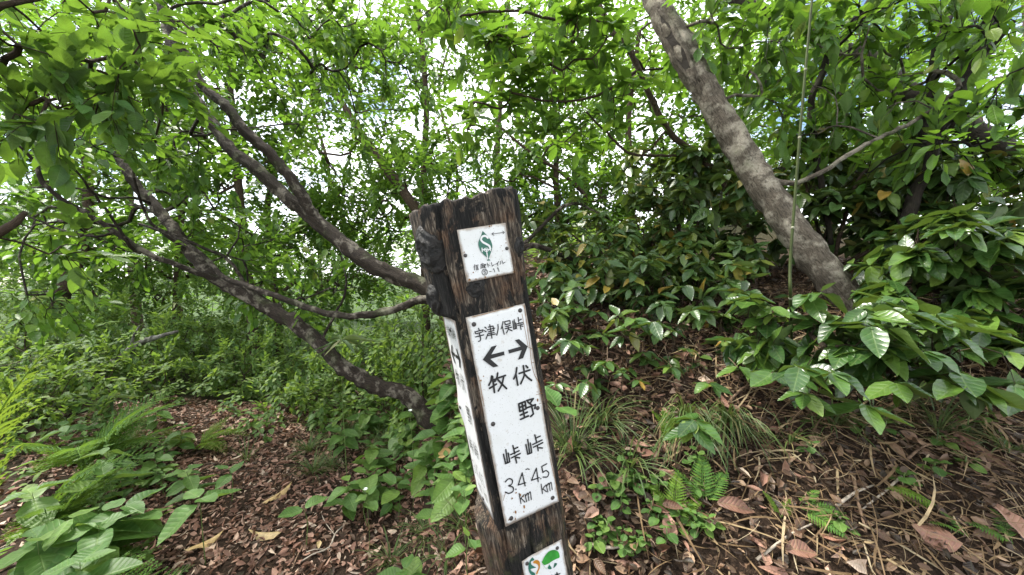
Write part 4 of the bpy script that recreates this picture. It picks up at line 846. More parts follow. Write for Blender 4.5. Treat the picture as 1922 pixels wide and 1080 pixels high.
L1, g = up_limb(0, 0, [(520, 580, 6, 14), (502, 400, 6, 14), (516, 330, 6.2, 12), (512, 250, 6.4, 8)])
bgtree('dark thin trunk seen through the gap below the double tree', g, [L1], [B(590, 560, 6, (1.0, .9, .5), 74), B(700, 500, 6.2, (.8, .8, .4), 50), B(640, 450, 6.6, (.8, .7, .35), 44)], 38)
L1, g = up_limb(0, 0, [(1560, 420, 6.5, 20), (1570, 250, 6.5, 18), (1585, 100, 6.6, 14), (1600, -60, 6.8, 10)])
bgtree('background tree filling the gaps behind the twisting stem', g, [L1], [B(1480, 200, 6.5, (1.4, 1, .8), 100), B(1680, 140, 6.5, (1.3, 1, .8), 84), B(1420, 330, 6.3, (1.1, .9, .6), 70), B(1640, 340, 6.2, (1.2, .9, .6), 70), B(1560, 20, 6.5, (1.4, 1, .6), 60)], 39)
L1, g = up_limb(0, 0, [(1960, 420, 7, 20), (1940, 200, 7, 18), (1925, 0, 7.2, 13)])
bgtree('sparse-crowned tree against the blue sky patch', g, [L1], [B(1860, 170, 7, (.9, .8, .9), 44), B(1800, 330, 7, (1.2, .9, .6), 60), B(1900, 20, 7, (1.1, .9, .6), 40)], 40)
L1, g = up_limb(0, 0, [(930, 470, 8, 15), (935, 250, 8, 13), (950, 60, 8.3, 10), (960, -100, 8.6, 7)])
bgtree('far tree whose crown fills the top above the signpost', g, [L1], [B(960, 40, 8, (1.7, 1.3, .9), 100), B(860, 420, 8, (1.5, 1, .6), 70), B(1100, 180, 8.4, (1.6, 1.2, .9), 80)], 41, ll=.13)
L1, g = up_limb(0, 0, [(250, 520, 8, 18), (240, 300, 8, 15), (235, 100, 8.3, 11)])
bgtree('far tree behind the large-leaved overhang', g, [L1], [B(230, 180, 8, (1.7, 1.3, 1.0), 90), B(100, 40, 8, (1.7, 1.3, .9), 80), B(40, 470, 8, (1.7, 1.2, .6), 70), B(420, 20, 8.2, (1.6, 1.2, .7), 60)], 42, ll=.13)
for q, (px, d) in enumerate([(80, 11), (330, 12), (600, 13), (840, 12), (1080, 12), (1330, 11), (1600, 11), (1850, 12)]):
    rr0 = np.random.default_rng(500 + q); L1, g = up_limb(0, 0, [(px, 470, d, 8), (px + 18, 330, d, 7), (px - 16, 180, d + .3, 6), (px + 10, 60, d + .4, 4)])
    bgtree('slim far trunk with a pale crown, %s of eight counted from the fern corner' % ['first', 'second', 'third', 'fourth', 'fifth', 'sixth', 'seventh', 'eighth'][q], g, [L1], [B(px, 450, d, (2.2, 1.4, 1.1), 80), B(px + 30, 270 + 40 * rr0.random(), d, (2.0, 1.3, 1.2), 50), B(px + 50, 90, d, (2.0, 1.3, 1.0), 30)], 60 + q, 'brown', ll=.18, group='slim far trees deep in the wood', k=6, Ls=.45)

# ------------------------------------------------------------------ understory thicket beyond the trail
US = [(50, 620, 4.0), (150, 600, 4.4), (260, 640, 4.2), (360, 620, 4.8), (450, 690, 4.0), (100, 710, 3.6), (210, 720, 3.6), (330, 710, 3.9), (600, 690, 3.9), (540, 640, 4.8), (690, 640, 4.4), (400, 570, 5.4), (20, 540, 4.4), (690, 700, 3.3), (240, 560, 5.6), (560, 740, 3.4), (800, 620, 3.6), (790, 690, 3.0), (500, 560, 7.0), (620, 570, 7.5), (740, 560, 7.0), (860, 560, 6.0), (30, 690, 3.2), (130, 760, 3.0), (20, 760, 2.8), (930, 560, 4.0), (450, 620, 6.0), (60, 545, 6.5), (190, 540, 7.0), (320, 540, 7.0)]
UL = dict(enumerate(['shady shrub at the picture edge under the brown branch', 'shrub around the stout grey trunk in the thicket', 'shrub that the grey fallen branch is propped in', 'shrub behind the tip of the grey fallen branch', 'leafy shrub in front of the thicket by the trail bend', 'low shrub behind the second fern clump', 'low shrub above the dry bamboo-grass fan', 'low shrub in the middle of the verge, straight above the yellow-green fern', 'pale green shrub under the curve of the bent trunk', 'shrub behind the curve of the bent trunk', 'shrub seen between the bent trunk and the level limb', 'distant shrub below the fork of the bent trunk and its long side limb', 'shrub at the picture edge just below the large-leaved overhang', 'small shrub where the bent trunk dips lowest', 'distant shrub behind the stout grey trunk', 'low shrub under the bent trunk, nearer to the trail bend', 'shrub behind the post below the level limb', 'low shrub between bent trunk foot and the side plate', 'far shrub under the level limb where it crosses the bent trunk', 'far shrub glimpsed between double tree and level limb', 'far shrub glimpsed just under the double tree', 'far shrub hidden behind the signpost top', 'shrub at the picture edge above the big fern clump', 'shrub low in the verge behind the fern fronds', 'lowest shrub at the picture edge by the ferns', 'shrub hidden behind the main plate', 'far shrub above the bent trunk at its middle', 'far shrub at the picture edge behind the stout grey trunk', 'far shrub past the stout grey trunk toward the bent limb', 'far shrub beyond the tip of the grey fallen branch']))
for q, (px, py, d) in enumerate(US):
    c = P(px, py, d); bs = gpt(c[0], c[1], -.02); hgt = max(c[2] - bs[2], .3)
    shrub('understory_shrub', UL.get(q, 'small-leaved shrub merging into the grey-green thicket beyond the trail'), bs, [(c, (.55, .45, .30), 44), (c - np.array([0, .1, hgt * .45]), (.5, .4, .22), 26)], 'under', 100 + q, shape='ovate', style='alt', ll=.058, k=7, Ls=.2, side=3, wr=.55, lod=1, twigs=(d < 4), tip=.0012, rad=.009, solo=0) if True else None
for o in COL.objects:
    if o.name.startswith('understory_shrub'): o['group'] = 'shrubs of the thicket beyond the trail'
# the wood on the slope below, one mass of leaves
r = np.random.default_rng(55); m = 15000; yy = r.uniform(12, 26, m); xx = r.uniform(-1.6, 1.6, m) * yy; zt = gz(xx, yy)
el = r.uniform(-.16, .07, m) * yy + 1.45; zz_ = np.maximum(zt + .1, el); ll_ = r.uniform(.16, .36, m)
b = Buf(); leaf_mesh_into(b, [np.stack([xx, yy, zz_], -1), unit(r.normal(0, 1, (m, 3)) * [1, 1, .35]), unit(UP + r.normal(0, .35, (m, 3))), ll_, ll_ * .6], tpls(2, 'ovate'), r)
tag(b.build('distant_forest', M_LF['far']), 'distant wood on the slope seen through the gaps', 'forest', kind='stuff')
# leaning dead log in the thicket
pts, rad = px_limb([(130, 715, 4.0, 18), (190, 692, 4.0, 17), (225, 672, 4.0, 17), (262, 645, 4.0, 15), (300, 632, 4.0, 10), (335, 622, 4.05, 6)])
lg = thing('fallen_log', pts[0], 'grey fallen branch propped in the thicket beyond the ferns', 'log'); b = Buf(); dd = catmull(np.c_[pts, rad], .03); tube(b, dd[:, :3], dd[:, 3], 10, True, .2, 5); b.build('log', M_BK['grey'], lg, pts[0])
b = Buf(); p2, r2 = px_limb([(245, 655, 4.0, 7), (252, 628, 3.98, 5), (262, 612, 3.97, 3)]); tube(b, p2, r2, 6); b.build('branch_stub', M_BK['grey'], lg, pts[0])

# ------------------------------------------------------------------ herbs with leaf pairs
def herb(name, label, px, py, d, n, ll, matkey='herb', wr=.58, seed=0, group=None, shape='ovate', whorl=False, lean=None, cat='plant', droop=.0, stem=M_STEM, internode=.035, hmax=.2):
    r = np.random.default_rng(3000 + seed); c = P(px, py, d); g = gpt(c[0], c[1])
    if c[2] < g[2] + .03: h = ground_at(px, py); g = h; c = h + np.array([0, 0, .05])
    if lean is None and hmax:
        d1 = d
        while c[2] - g[2] > hmax and d1 < d * 1.6: d1 += .03; c = P(px, py, d1); g = gpt(c[0], c[1])
        ll = ll * (d1 / d) ** .7
    if lean is not None: g = gpt(c[0] + lean[0], c[1] + lean[1])
    root = thing(name, g, label, cat, group)
    m = g + (c - g) * .5 + np.array([*r.normal(0, .01, 2), .02]); pts = catmull([g - [0, 0, .01], m, c], .02); b = Buf(); tube(b, pts, np.linspace(.0026, .0014, len(pts)), 5); b.build('stem', stem, root, g)
    me = leaf_meshes(shape, matkey); T = unit(pts[-1] - pts[-3]); ph = r.uniform(0, 6.28); L = np.linalg.norm(c - g)
    if whorl:
        for i in range(n):
            a = ph + i * 6.283 / n * (1 if n < 7 else 1.62) + r.normal(0, .15); od = np.array([math.cos(a), math.sin(a), 0]); l = ll * r.uniform(.75, 1.12)
            tl = r.uniform(-.35, .25) - droop
            place_leaf(me[r.integers(0, 4)], root, g, c + od * .004, unit(od + UP * tl), unit(UP + od * r.uniform(-.1, .3) + r.normal(0, .15, 3)), l, l * wr * r.uniform(.9, 1.1))
        return root
    pairs = max(1, n // 2); sp = min(internode, L / (pairs + .5))
    for i in range(pairs):
        s = i * sp; q = c - T * s; a = ph + i * pi / 2
        for sg in (0, pi):
            od = np.array([math.cos(a + sg), math.sin(a + sg), 0]); l = ll * r.uniform(.8, 1.1) * (.62 if i == 0 and pairs > 1 else 1.0)
            tl = r.uniform(-.25, .35) + (.25 if i == 0 else -.1) - droop
            place_leaf(me[r.integers(0, 4)], root, g, q + od * .006, unit(od + UP * tl), unit(UP + r.normal(0, .18, 3)), l, l * wr * r.uniform(.9, 1.1))
    return root
HB = [  # (px, py, depth, leaves, leaf length, label)
 (70, 1010, 1.15, 6, .11, 'ribbed soft-leaved plant tucked beneath the pale frond tip'),
 (135, 975, 1.2, 6, .12, 'tall ribbed herb with paired leaves by the white root'),
 (185, 985, 1.22, 6, .115, 'large crinkled-leaf herb at the trail edge below the ferns'),
 (150, 1055, 1.1, 6, .10, 'crinkled-leaf herb low in the corner by the trail'),
 (230, 950, 1.3, 6, .10, 'herb with toothed leaves leaning over the trail litter'),
 (195, 895, 1.5, 4, .10, 'herb with two drooping heart-shaped leaves above the litter'),
 (60, 925, 1.35, 4, .11, 'dark-leaved herb in the shade of the fern clump'),
 (375, 935, 1.45, 5, .12, 'solitary fresh green herb with three big leaves on the trail edge'),
 (200, 840, 1.9, 6, .08, 'herb with pale flat leaves beyond the fern clump'),
 (290, 850, 2.1, 6, .075, 'herb spreading flat leaves over the trail verge'),
 (340, 800, 2.6, 6, .07, 'bright young herb at the far trail verge'),
 (350, 885, 1.9, 6, .075, 'low herb beside the pale curled leaf'),
 (430, 880, 2.0, 4, .075, 'upright herb with one tall leaf on the trail'),
 (690, 885, 1.75, 6, .085, 'broad-leaved herb with a pale bud beside the trail'),
 (655, 905, 1.8, 6, .075, 'herb with stacked leaf pairs at the trail margin'),
 (745, 908, 1.6, 4, .085, 'four-leaved seedling with pointed narrow leaves'),
 (700, 835, 2.1, 6, .085, 'herb cluster behind the four-leaved seedling'),
 (745, 805, 2.2, 6, .095, 'herb with rounded leaves below the bent trunk'),
 (640, 800, 2.5, 6, .075, 'small herb under the bent trunk elbow'),
 (690, 770, 2.4, 6, .09, 'herb with grey-green leaves under the bent trunk foot'),
 (790, 765, 1.9, 6, .095, 'herb with layered leaves near the side plate'),
 (840, 745, 1.6, 6, .10, 'herb with broad pale leaves touching the side plate'),
 (820, 800, 1.7, 6, .09, 'herb with a smooth oval leaf beside the torn side plate'),
 (850, 700, 1.7, 6, .10, 'tall herb behind the side plate below the limb'),
 (850, 885, 1.4, 6, .085, 'hanging-leaved herb beside the post foot'),
 (870, 920, 1.35, 4, .06, 'little herb at the mossy post foot'),
 (760, 1070, 1.35, 6, .075, 'crinkled herb rosette at the lower picture edge by the grass'),
 (820, 950, 1.5, 4, .06, 'small dull herb in the litter near the post'),
 (870, 800, 1.5, 6, .08, 'bushy herb half hidden by the side plate'),
 (570, 955, 1.8, 3, .075, 'single upright leaf shoot beside the tan fallen leaf'),
 (1048, 765, 1.0, 3, .06, 'round-leaved shoot peeking out beside the main plate'),
 (600, 760, 2.9, 6, .07, 'herb in the grass patch at the trail bend'),
 (470, 770, 3.0, 6, .07, 'herb among grasses at the far trail edge'),
 (290, 770, 3.0, 6, .075, 'herb under the thicket near the dry bamboo leaves'),
 (120, 800, 2.2, 6, .08, 'shaded herb behind the fern clump'),
 (800, 850, 1.8, 6, .075, 'herb in front of the long tan leaf'),
 (690, 930, 1.65, 4, .06, 'low sprig below the broad-leaved herb'),
 (880, 1010, 1.15, 4, .05, 'tiny herb against the post near the grass')]
for q, (px, py, d, n, l, lab) in enumerate(HB): herb('leafy_herb', lab, px, py, d, n + 4 * (n >= 6), l * 1.5, seed=q, droop=.1, wr=.62, hmax=.34 if q < 9 else .22)
rq = np.random.default_rng(77)
for q in range(34):
    px, py = rq.uniform(0, 860), rq.uniform(720, 850); d = rq.uniform(2.4, 3.6)
    c = P(px, py, d)
    if trail_dist(c[None, 0], c[None, 1])[0] < .5: continue
    herb('verge_herb', 'small leafy herb in the green verge beyond the trail', px, py, d, 6, .075, seed=200 + q, group='herbs of the far trail verge')
for q in range(125):
    u = q % 3
    px, py = (rq.uniform(590, 890), rq.uniform(770, 960)) if u < 2 else (rq.uniform(150, 400), rq.uniform(810, 960))
    if u < 2 and py > 960 - (px - 590) * .0 and px < 640 and py > 900: continue
    g = ground_at(px, py)
    if trail_dist(g[None, 0], g[None, 1])[0] < .34: continue
    c = g + np.array([0, 0, rq.uniform(.05, .16)]); X_, Y_, Z_ = proj(c)
    herb('verge_herb', 'leafy herb crowding the near trail edge', float(X_), float(Y_), float(Z_), 6, rq.uniform(.055, .095), seed=900 + q, group='herbs crowding the near trail edge', hmax=0, wr=.6)
for q in range(44):
    px, py = rq.uniform(1030, 1500), rq.uniform(590, 760); g = ground_at(px, py); c = g + np.array([0, 0, rq.uniform(.03, .12)]); X_, Y_, Z_ = proj(c)
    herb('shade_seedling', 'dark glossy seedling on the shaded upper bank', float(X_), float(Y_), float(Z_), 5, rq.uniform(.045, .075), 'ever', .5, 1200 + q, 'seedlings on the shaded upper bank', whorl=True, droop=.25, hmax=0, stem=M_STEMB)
BH = [(1305, 790, .95, 8, .062, 'glossy seedling with rounded leaves above the drooping tuft'), (1300, 805, .93, 4, .07, 'glossy pair of leaves beside the lime frond'),
 (1500, 690, 1.0, 6, .075, 'glossy rosette hanging low over the bank'), (1560, 700, .98, 6, .08, 'large shiny rosette overhanging the dry grass'), (1620, 760, .95, 5, .08, 'shiny rosette with one long curved leaf on the bank'), (1510, 740, .98, 6, .06, 'shiny small rosette beneath the large one'),
 (1450, 700, 1.1, 4, .085, 'narrow shiny leaves pointing toward the post from the bank shrub'), (1730, 660, 1.05, 6, .10, 'big glossy leaves drooping at the bank top'), (1800, 700, 1.0, 4, .11, 'long ribbed leaves hanging over the bare bank'), (1640, 650, 1.08, 7, .095, 'upright glossy leaves in front of the trunk foot'), (1890, 660, 1.1, 5, .08, 'yellowing glossy leaves at the picture edge on the bank'),
 (1385, 690, 1.25, 4, .06, 'pair of shiny leaves on the shaded bank face'), (1140, 680, 1.4, 5, .06, 'shaded seedling on the dark bank near the sedge'), (1260, 690, 1.35, 5, .055, 'dull seedling in the shade of the bank shrub'), (1190, 600, 1.45, 6, .075, 'hanging glossy leaves against the dark hollow'), (1225, 605, 1.4, 4, .085, 'two bright drooping leaves against the dark hollow'), (1330, 720, 1.2, 4, .055, 'half-shaded sprig on the bank'), (1440, 600, 1.3, 6, .085, 'glossy leaves reaching over the dark hollow by the bamboo'),
 (1680, 720, 1.0, 6, .075, 'shiny rosette drooping between the big rosette and the ribbed leaves'), (1590, 650, 1.1, 7, .08, 'crowded shiny leaves just below the trunk foot'), (1840, 620, 1.15, 6, .085, 'dark shiny rosette under the low evergreen shrub'), (1750, 590, 1.2, 6, .09, 'arched shiny leaves above the ribbed leaves'), (1070, 640, 1.45, 6, .07, 'shiny sprig close beside the main plate top'), (1100, 720, 1.3, 5, .055, 'dull sprig over the tall sedge tuft')]
for q, (px, py, d, n, l, lab) in enumerate(BH): herb('bank_seedling', lab, px, py, d, n, l * 1.15, 'glossy', .54, 400 + q, whorl=True, droop=.35, shape='ovate', lean=(.08, .25), stem=M_STEMB)
# creeping plants with small round paired leaves on the bank foot
for q in range(46):
    px, py = (rq.uniform(1105, 1330), rq.uniform(880, 1065)) if q < 34 else (rq.uniform(1420, 1900), rq.uniform(790, 1060))
    g = ground_at(px, py); g2 = g + np.array([0, 0, rq.uniform(.015, .06)]); X_, Y_, Z_ = proj(g2)
    herb('creeping_plant', 'tiny round-leaved creeper in the leaf litter of the bank', float(X_), float(Y_), float(Z_), 6, rq.uniform(.027, .04), 'herb', .85, 500 + q, 'creepers in the bank litter', 'round')

# ------------------------------------------------------------------ ferns
def frond_mesh(seed, matkey, npn=20, arch=.35):
    r = np.random.default_rng(seed); b = Buf(); L = Leaves(); ts = np.linspace(0, 1, 14)
    def rach(t): return np.array([0, t * (1 - .12 * arch * t), arch * (t - 1.35 * t * t) * .8])
    tube(b, [rach(t) for t in ts], np.linspace(.008, .002, 14), 4, True)
    for i in range(npn):
        t = .14 + .84 * (i / npn); q = rach(t); e = unit(rach(min(t + .02, 1)) - rach(t - .02)); ln = .27 * math.sin(pi * (.16 + .84 * t) ** .75) ** .9 * r.uniform(.92, 1.06) + .012
        for s in (-1, 1):
            dr = unit(np.array([s, .42, 0]) + e * .2 + np.array([0, 0, -.12 + r.normal(0, .06)])); nn = unit(np.cross(np.array([s, .3, 0]), e)) * s
            nn = nn if nn[2] > 0 else -nn
            m = 9
            for k in range(m):
                f = (k + .5) / m; pq = q + dr * ln * f + np.array([0, 0, -.05 * ln * f * f]); wl = ln * .075 * (1 - .7 * f)
                for s2 in (-1, 1): L.add(pq, unit(np.cross(nn, dr) * s2 + dr * .55), nn + r.normal(0, .1, 3), wl * 1.25 + .002, ln / m * 1.05)
            L.add(q + dr * ln * .85, dr, nn, ln * .2, ln * .05); L.add(q, dr, nn, ln, ln * .035)
    leaf_mesh_into(b, L.arr(), [leaf_template(2, 'ovate', .1, .05)], r)
    V = np.concatenate(b.V); return mesh('frond', V, [np.concatenate(b.Q), np.concatenate(b.T)], M_LF[matkey], np.concatenate(b.L))
def small_frond(seed, matkey, npn=13):
    r = np.random.default_rng(seed); b = Buf(); L = Leaves(); ts = np.linspace(0, 1, 10)
    def rach(t): return np.array([0, t, .3 * (t - 1.3 * t * t)])
    tube(b, [rach(t) for t in ts], np.linspace(.012, .004, 10), 4, True)
    for i in range(npn):
        t = .2 + .78 * i / npn; q = rach(t); ln = .30 * math.sin(pi * (.2 + .8 * t) ** .8) ** .8 + .02
        for s in (-1, 1):
            dr = unit(np.array([s, .5, -.12 + r.normal(0, .06)])); nn = unit(UP + r.normal(0, .12, 3))
            L.add(q, dr, nn, ln, .048)
            for k in range(5):
                f = (k + .6) / 5.4
                for s2 in (-1, 1): L.add(q + dr * ln * f, unit(dr * .8 + np.cross(nn, dr) * s2), nn, .045 * (1.15 - f), .03)
    L.add(rach(.96), np.array([0, 1, -.5]), UP, .09, .04)
    leaf_mesh_into(b, L.arr(), [leaf_template(2, 'ovate', .1, .05)], r)
    return mesh('frond', np.concatenate(b.V), [np.concatenate(b.Q), np.concatenate(b.T)], M_LF[matkey], np.concatenate(b.L))
FS = {k: [small_frond(s + 5 * i, k) for s in (1, 2, 3)] for i, k in enumerate(('fern', 'fern_lime'))}
FM = {k: [frond_mesh(s + 7 * i, k, arch=a) for s, a in ((1, .25), (2, .5), (3, .75))] for i, k in enumerate(('fern', 'fern_lime'))}
def fern(label, base, fr, matkey='fern', seed=0, small=False, wf=.95):
    """fr: list of (azimuth deg, elevation deg, length)"""
    r = np.random.default_rng(4000 + seed); root = thing('fern', base, label, 'fern')
    for az, el, ln in fr:
        a = math.radians(az); e = math.radians(el); d = np.array([math.sin(a) * math.cos(e), math.cos(a) * math.cos(e), math.sin(e)]); n = unit(UP - d * d[2] + r.normal(0, .12, 3))
        ln *= 1.05 if small else 1; place_leaf((FS if small else FM)[matkey][r.integers(0, 3)], root, base, base + UP * .012, d, n, ln, ln * wf, 'frond')
    return root
fern('big fern clump spreading fronds in the shady corner', gpt(-2.35, 1.75), [(60, 50, .6), (95, 46, .62), (125, 44, .55), (80, 60, .55), (110, 32, .55), (45, 40, .5)], 'fern', 1)
fern('second fern clump with flat fronds behind the first', gpt(-2.8, 2.3), [(70, 40, .75), (100, 42, .8), (130, 35, .75), (30, 45, .65), (160, 45, .65), (90, 25, .65)], 'fern', 2)
fern('pale fern with toothed fronds over the crinkled herbs', gpt(-1.52, 1.12), [(60, 42, .48), (85, 40, .5), (110, 35, .45), (30, 50, .4)], 'fern', 3)
fern('dark low fern under the white root', gpt(-1.85, 1.3), [(80, 25, .55), (110, 25, .5), (50, 30, .45)], 'fern', 4)
fern('lime green fern lit brightly against the thicket at the edge', gpt(-2.42, 1.45), [(88, 67, 1.22)], 'fern_lime', 5, wf=.42)
fern('yellow-green fern at the far verge of the trail', gpt(*ground_at(370, 845)[:2]), [(80, 22, .4), (-80, 22, .4), (110, 15, .35), (20, 35, .3)], 'fern_lime', 6)
fern('small fern by the grass at the trail bend', gpt(*ground_at(230, 850)[:2]), [(70, 25, .4), (-60, 30, .35), (120, 20, .35), (10, 45, .3)], 'fern', 7)
for q, (lab, px, py, fr, mk) in enumerate([
  ('lime fern frond standing beside the glossy seedling', 1262, 850, [(-50, 62, .13), (-20, 70, .12), (25, 55, .1)], 'fern_lime'),
  ('bright fern with arching fronds in the round-leaved creepers', 1262, 985, [(30, 55, .13), (-30, 40, .10), (75, 30, .11)], 'fern_lime'),
  ('dark fern fronds over the creepers on the bank', 1320, 960, [(20, 55, .14), (60, 40, .13), (-40, 45, .12)], 'fern'),
  ('little fern at the post side of the bank', 1180, 935, [(-70, 25, .08), (40, 30, .07)], 'fern'),
  ('pale yellow fern tip in the dry grass', 1465, 985, [(-30, 50, .07), (60, 40, .06)], 'fern_lime'),
  ('fern with hanging fronds beside the pale fern tip', 1500, 965, [(110, 10, .10), (150, -5, .10), (70, 30, .08)], 'fern'),
  ('paired bright fronds lying flat on the open bank', 1760, 960, [(-80, 22, .12), (-65, 2, .10)], 'fern_lime'),
  ('small green fern on the bare soil of the bank', 1815, 1020, [(-75, 20, .08), (-30, 40, .06)], 'fern'),
  ('fern at the lower picture corner on the bank', 1900, 1030, [(-70, 25, .09), (20, 40, .08)], 'fern'),
  ('dim fern in the gloom above the bank', 1830, 590, [(-60, 20, .16), (-20, 30, .15), (60, 25, .14)], 'fern')]): fern(lab, ground_at(px, py), fr, mk, 20 + q, True)

# ------------------------------------------------------------------ sedge and grass
def blades(buf, base, r, n, ln, spread, wd=.004, bend=.7, flatdir=None):
    for i in range(n):
        a = r.uniform(0, 6.28); od = np.array([math.cos(a), math.sin(a), 0]); l = ln * r.uniform(.45, 1.15); el = r.uniform(.5, 1.4)
        if flatdir is not None: od = unit(od * .5 + flatdir)
        d0 = unit(od * math.cos(el) + UP * math.sin(el)); p = base + od * r.uniform(0, .025); pts = [p]; d = d0; m = 6
        for k in range(m): d = unit(d + (od * .25 - UP * bend * .55) * (k + 1) / m * r.uniform(.6, 1.3)); pts.append(pts[-1] + d * l / m)
        pts = np.array(pts); sdv = unit(np.cross(d0, UP)); w_ = wd * r.uniform(.6, 1.2) * np.array([.7, 1, 1, .9, .75, .5, .05])
        V = np.stack([pts - sdv * w_[:, None] / 2, pts + sdv * w_[:, None] / 2], 1).reshape(-1, 3); j = np.arange(m) * 2
        rv = r.random(); buf.add(V, np.stack([j, j + 1, j + 3, j + 2], -1), None, np.stack([np.tile([-1, 1], m + 1), np.repeat(np.linspace(0, 1, m + 1), 2), np.full(2 * m + 2, rv)], -1))
def tuft(label, px, py, n, ln, seed, bend=.7, group=None, wd=.004, flatdir=None, mat='grass'):
    g = ground_at(px, py); b = Buf(); blades(b, np.zeros(3), np.random.default_rng(seed), int(n * 1.2), ln * 1.1, 1, wd, bend, flatdir)
    o = b.build('sedge_tuft', M_LF[mat], None, loc=tuple(g)); tag(o, label, 'grass', group); return o
dnb = np.array([-.25, -.8, -.25])
for q, (lab, px, py, n, ln, bend, fd) in enumerate([
  ('tall sedge tuft hugging the edge of the main plate', 1075, 850, 110, .26, .55, None), ('sedge tuft spreading between post and seedling', 1130, 800, 70, .20, .7, None),
  ('long drooping sedge tuft below the lime frond', 1285, 790, 80, .22, 1.0, dnb), ('half-dead drooping tuft under the glossy seedling', 1365, 790, 80, .20, 1.1, dnb),
  ('arching sedge blades crossing the creepers', 1180, 880, 34, .22, .8, None), ('sedge tuft under the shiny rosettes', 1560, 800, 60, .13, .8, None), ('bright thin tuft on the open bank', 1760, 810, 70, .16, .6, None), ('upright tuft beside the large curled leaf', 1700, 760, 60, .16, .6, None),
  ('sparse tuft in the dry stalks', 1480, 830, 30, .14, .7, None), ('tuft at the picture edge on the bank', 1890, 850, 40, .13, .7, None), ('tuft beside the big rosette on the bank', 1640, 800, 50, .14, .7, None),
  ('grass tuft in the trail beside the broad herb', 590, 890, 90, .17, .5, None), ('grass tuft at the trail bend', 580, 850, 80, .18, .5, None), ('single grass spike on the trail', 462, 868, 24, .22, .25, None),
  ('wispy grass tuft in front of the post foot', 800, 1010, 60, .17, .8, None), ('grass tuft by the crinkled rosette', 735, 1060, 60, .16, .6, None), ('grass arching from the mossy post foot', 872, 1000, 60, .2, .9, None), ('grass tuft between herb and post', 840, 1050, 50, .17, .8, None), ('grass sprig below the four-leaved seedling', 705, 950, 30, .1, .6, None), ('fine grass by the herb with a bud', 620, 880, 60, .15, .5, None)]):
    tuft(lab, px, py, n, ln, 600 + q, bend, None, .0045, fd)
for q in range(70):
    px, py = rq.uniform(330, 760), rq.uniform(795, 850); g = ground_at(px, py)
    if trail_dist(g[None, 0], g[None, 1])[0] < .42: continue
    tuft('short grass tuft in the verge beyond the trail', px, py, 40, .17, 700 + q, .5, 'grass tufts of the far verge', .004)
# dry bamboo grass in the thicket
for q, (px, py, d, n, lab) in enumerate([(150, 745, 3.2, 8, 'pale bamboo-grass sprig drooping by the shaded log'), (215, 745, 3.0, 12, 'dry bamboo-grass fan beside the trail verge'), (640, 640, 2.3, 10, 'withered bamboo leaves caught on the bent trunk'), (70, 560, 3.4, 10, 'bamboo-grass leaves high in the thicket'), (330, 570, 4.0, 9, 'bamboo-grass sprig under the bent limb')]):
    herb('bamboo_grass', lab, px, py, d, n, .2, 'sasa', .13, 800 + q, shape='lance', whorl=True, droop=.2, hmax=0)

# low undergrowth that nobody could count
r = np.random.default_rng(321); lv = Leaves()
xs_, ys_ = r.uniform(-7, 1.2, 5200), r.uniform(1.0, 8.5, 5200); keep = (trail_dist(xs_, ys_) > .55 + .25 * r.random(len(xs_))) & ((xs_ < -.45) | (ys_ > 3.0)) & (r.random(len(xs_)) < np.clip(.35 + ys_ * .12, 0, 1)) & (xs_ > -1.15 * ys_ - 1.0)
zs_ = gz(xs_, ys_)
for x_, y_, z_ in zip(xs_[keep], ys_[keep], zs_[keep]):
    hh = r.uniform(.03, .28) * min(1, .4 + y_ * .2); ph = r.uniform(0, 6.28); k = r.integers(4, 8); l = r.uniform(.04, .085)
    for q in range(k):
        a = ph + q * 2.4; od = np.array([math.cos(a), math.sin(a), 0]); lv.add(np.array([x_, y_, z_ + hh * (1 - .12 * q)]) + od * .012, od + UP * r.normal(.05, .25), unit(UP + r.normal(0, .2, 3)), l * r.uniform(.7, 1.1), l * r.uniform(.4, .6))
b = Buf(); leaf_mesh_into(b, lv.arr(), tpls(1, 'ovate'), r); tag(b.build('undergrowth', M_LF['under']), 'low mixed green undergrowth beyond the trail', 'undergrowth', kind='stuff')

# white flowers and pale bud among the herbs
for px, py, d, lab in ((770, 773, 1.95, 'small white flower head under the bent trunk'), (686, 921, 1.7, 'pale round flower bud in the broad-leaved herb')):
    c = P(px, py, d); g = gpt(c[0], c[1]); root = thing('white_flower', g, lab, 'flower'); b = Buf(); tube(b, catmull([g, (g + c) / 2 + [.01, 0, 0], c], .02), .0012, 4); b.build('stem', M_STEM, root, g)
    me = mesh('petal', *[x for x in (leaf_template(1, 'round', .3, -.3)[0], [leaf_template(1, 'round')[1], leaf_template(1, 'round')[2]])], M_PETAL)
    for k in range(7): a = k * .9; place_leaf(me, root, g, c, np.array([math.cos(a), math.sin(a), .4 + .3 * (k % 2)]), UP, .014, .011, 'petal')

# ------------------------------------------------------------------ fallen leaves, dry stalks, twigs
def norm_at(x, y):
    e = .02; return unit(np.stack([-(gz(x + e, y) - gz(x - e, y)) / (2 * e), -(gz(x, y + e) - gz(x, y - e)) / (2 * e), np.ones_like(x)], -1))
def scatter(n, box, r, keep):
    x = r.uniform(box[0], box[1], n); y = r.uniform(box[2], box[3], n); m = keep(x, y); return x[m], y[m]
r = np.random.default_rng(90)
def litter(x, y, r, l0, l1, tilt, lift):
    n = norm_at(x, y); m = len(x); nn = unit(n + r.normal(0, tilt, (m, 3))); d = unit(r.normal(0, 1, (m, 3)) * np.array([1, 1, .3])); l = r.uniform(l0, l1, m)
    p = np.stack([x, y, gz(x, y)], -1) + n * r.uniform(.002, lift, m)[:, None]; return [p, d, nn, l, l * (.12 + .5 * r.random(m) ** 1.3)]
dt = [leaf_template(1, 'ovate', f, dr, 0, s) for s, (f, dr) in enumerate([(.35, .2), (-.3, -.15), (.5, -.12), (-.35, .2), (.12, .3)])]
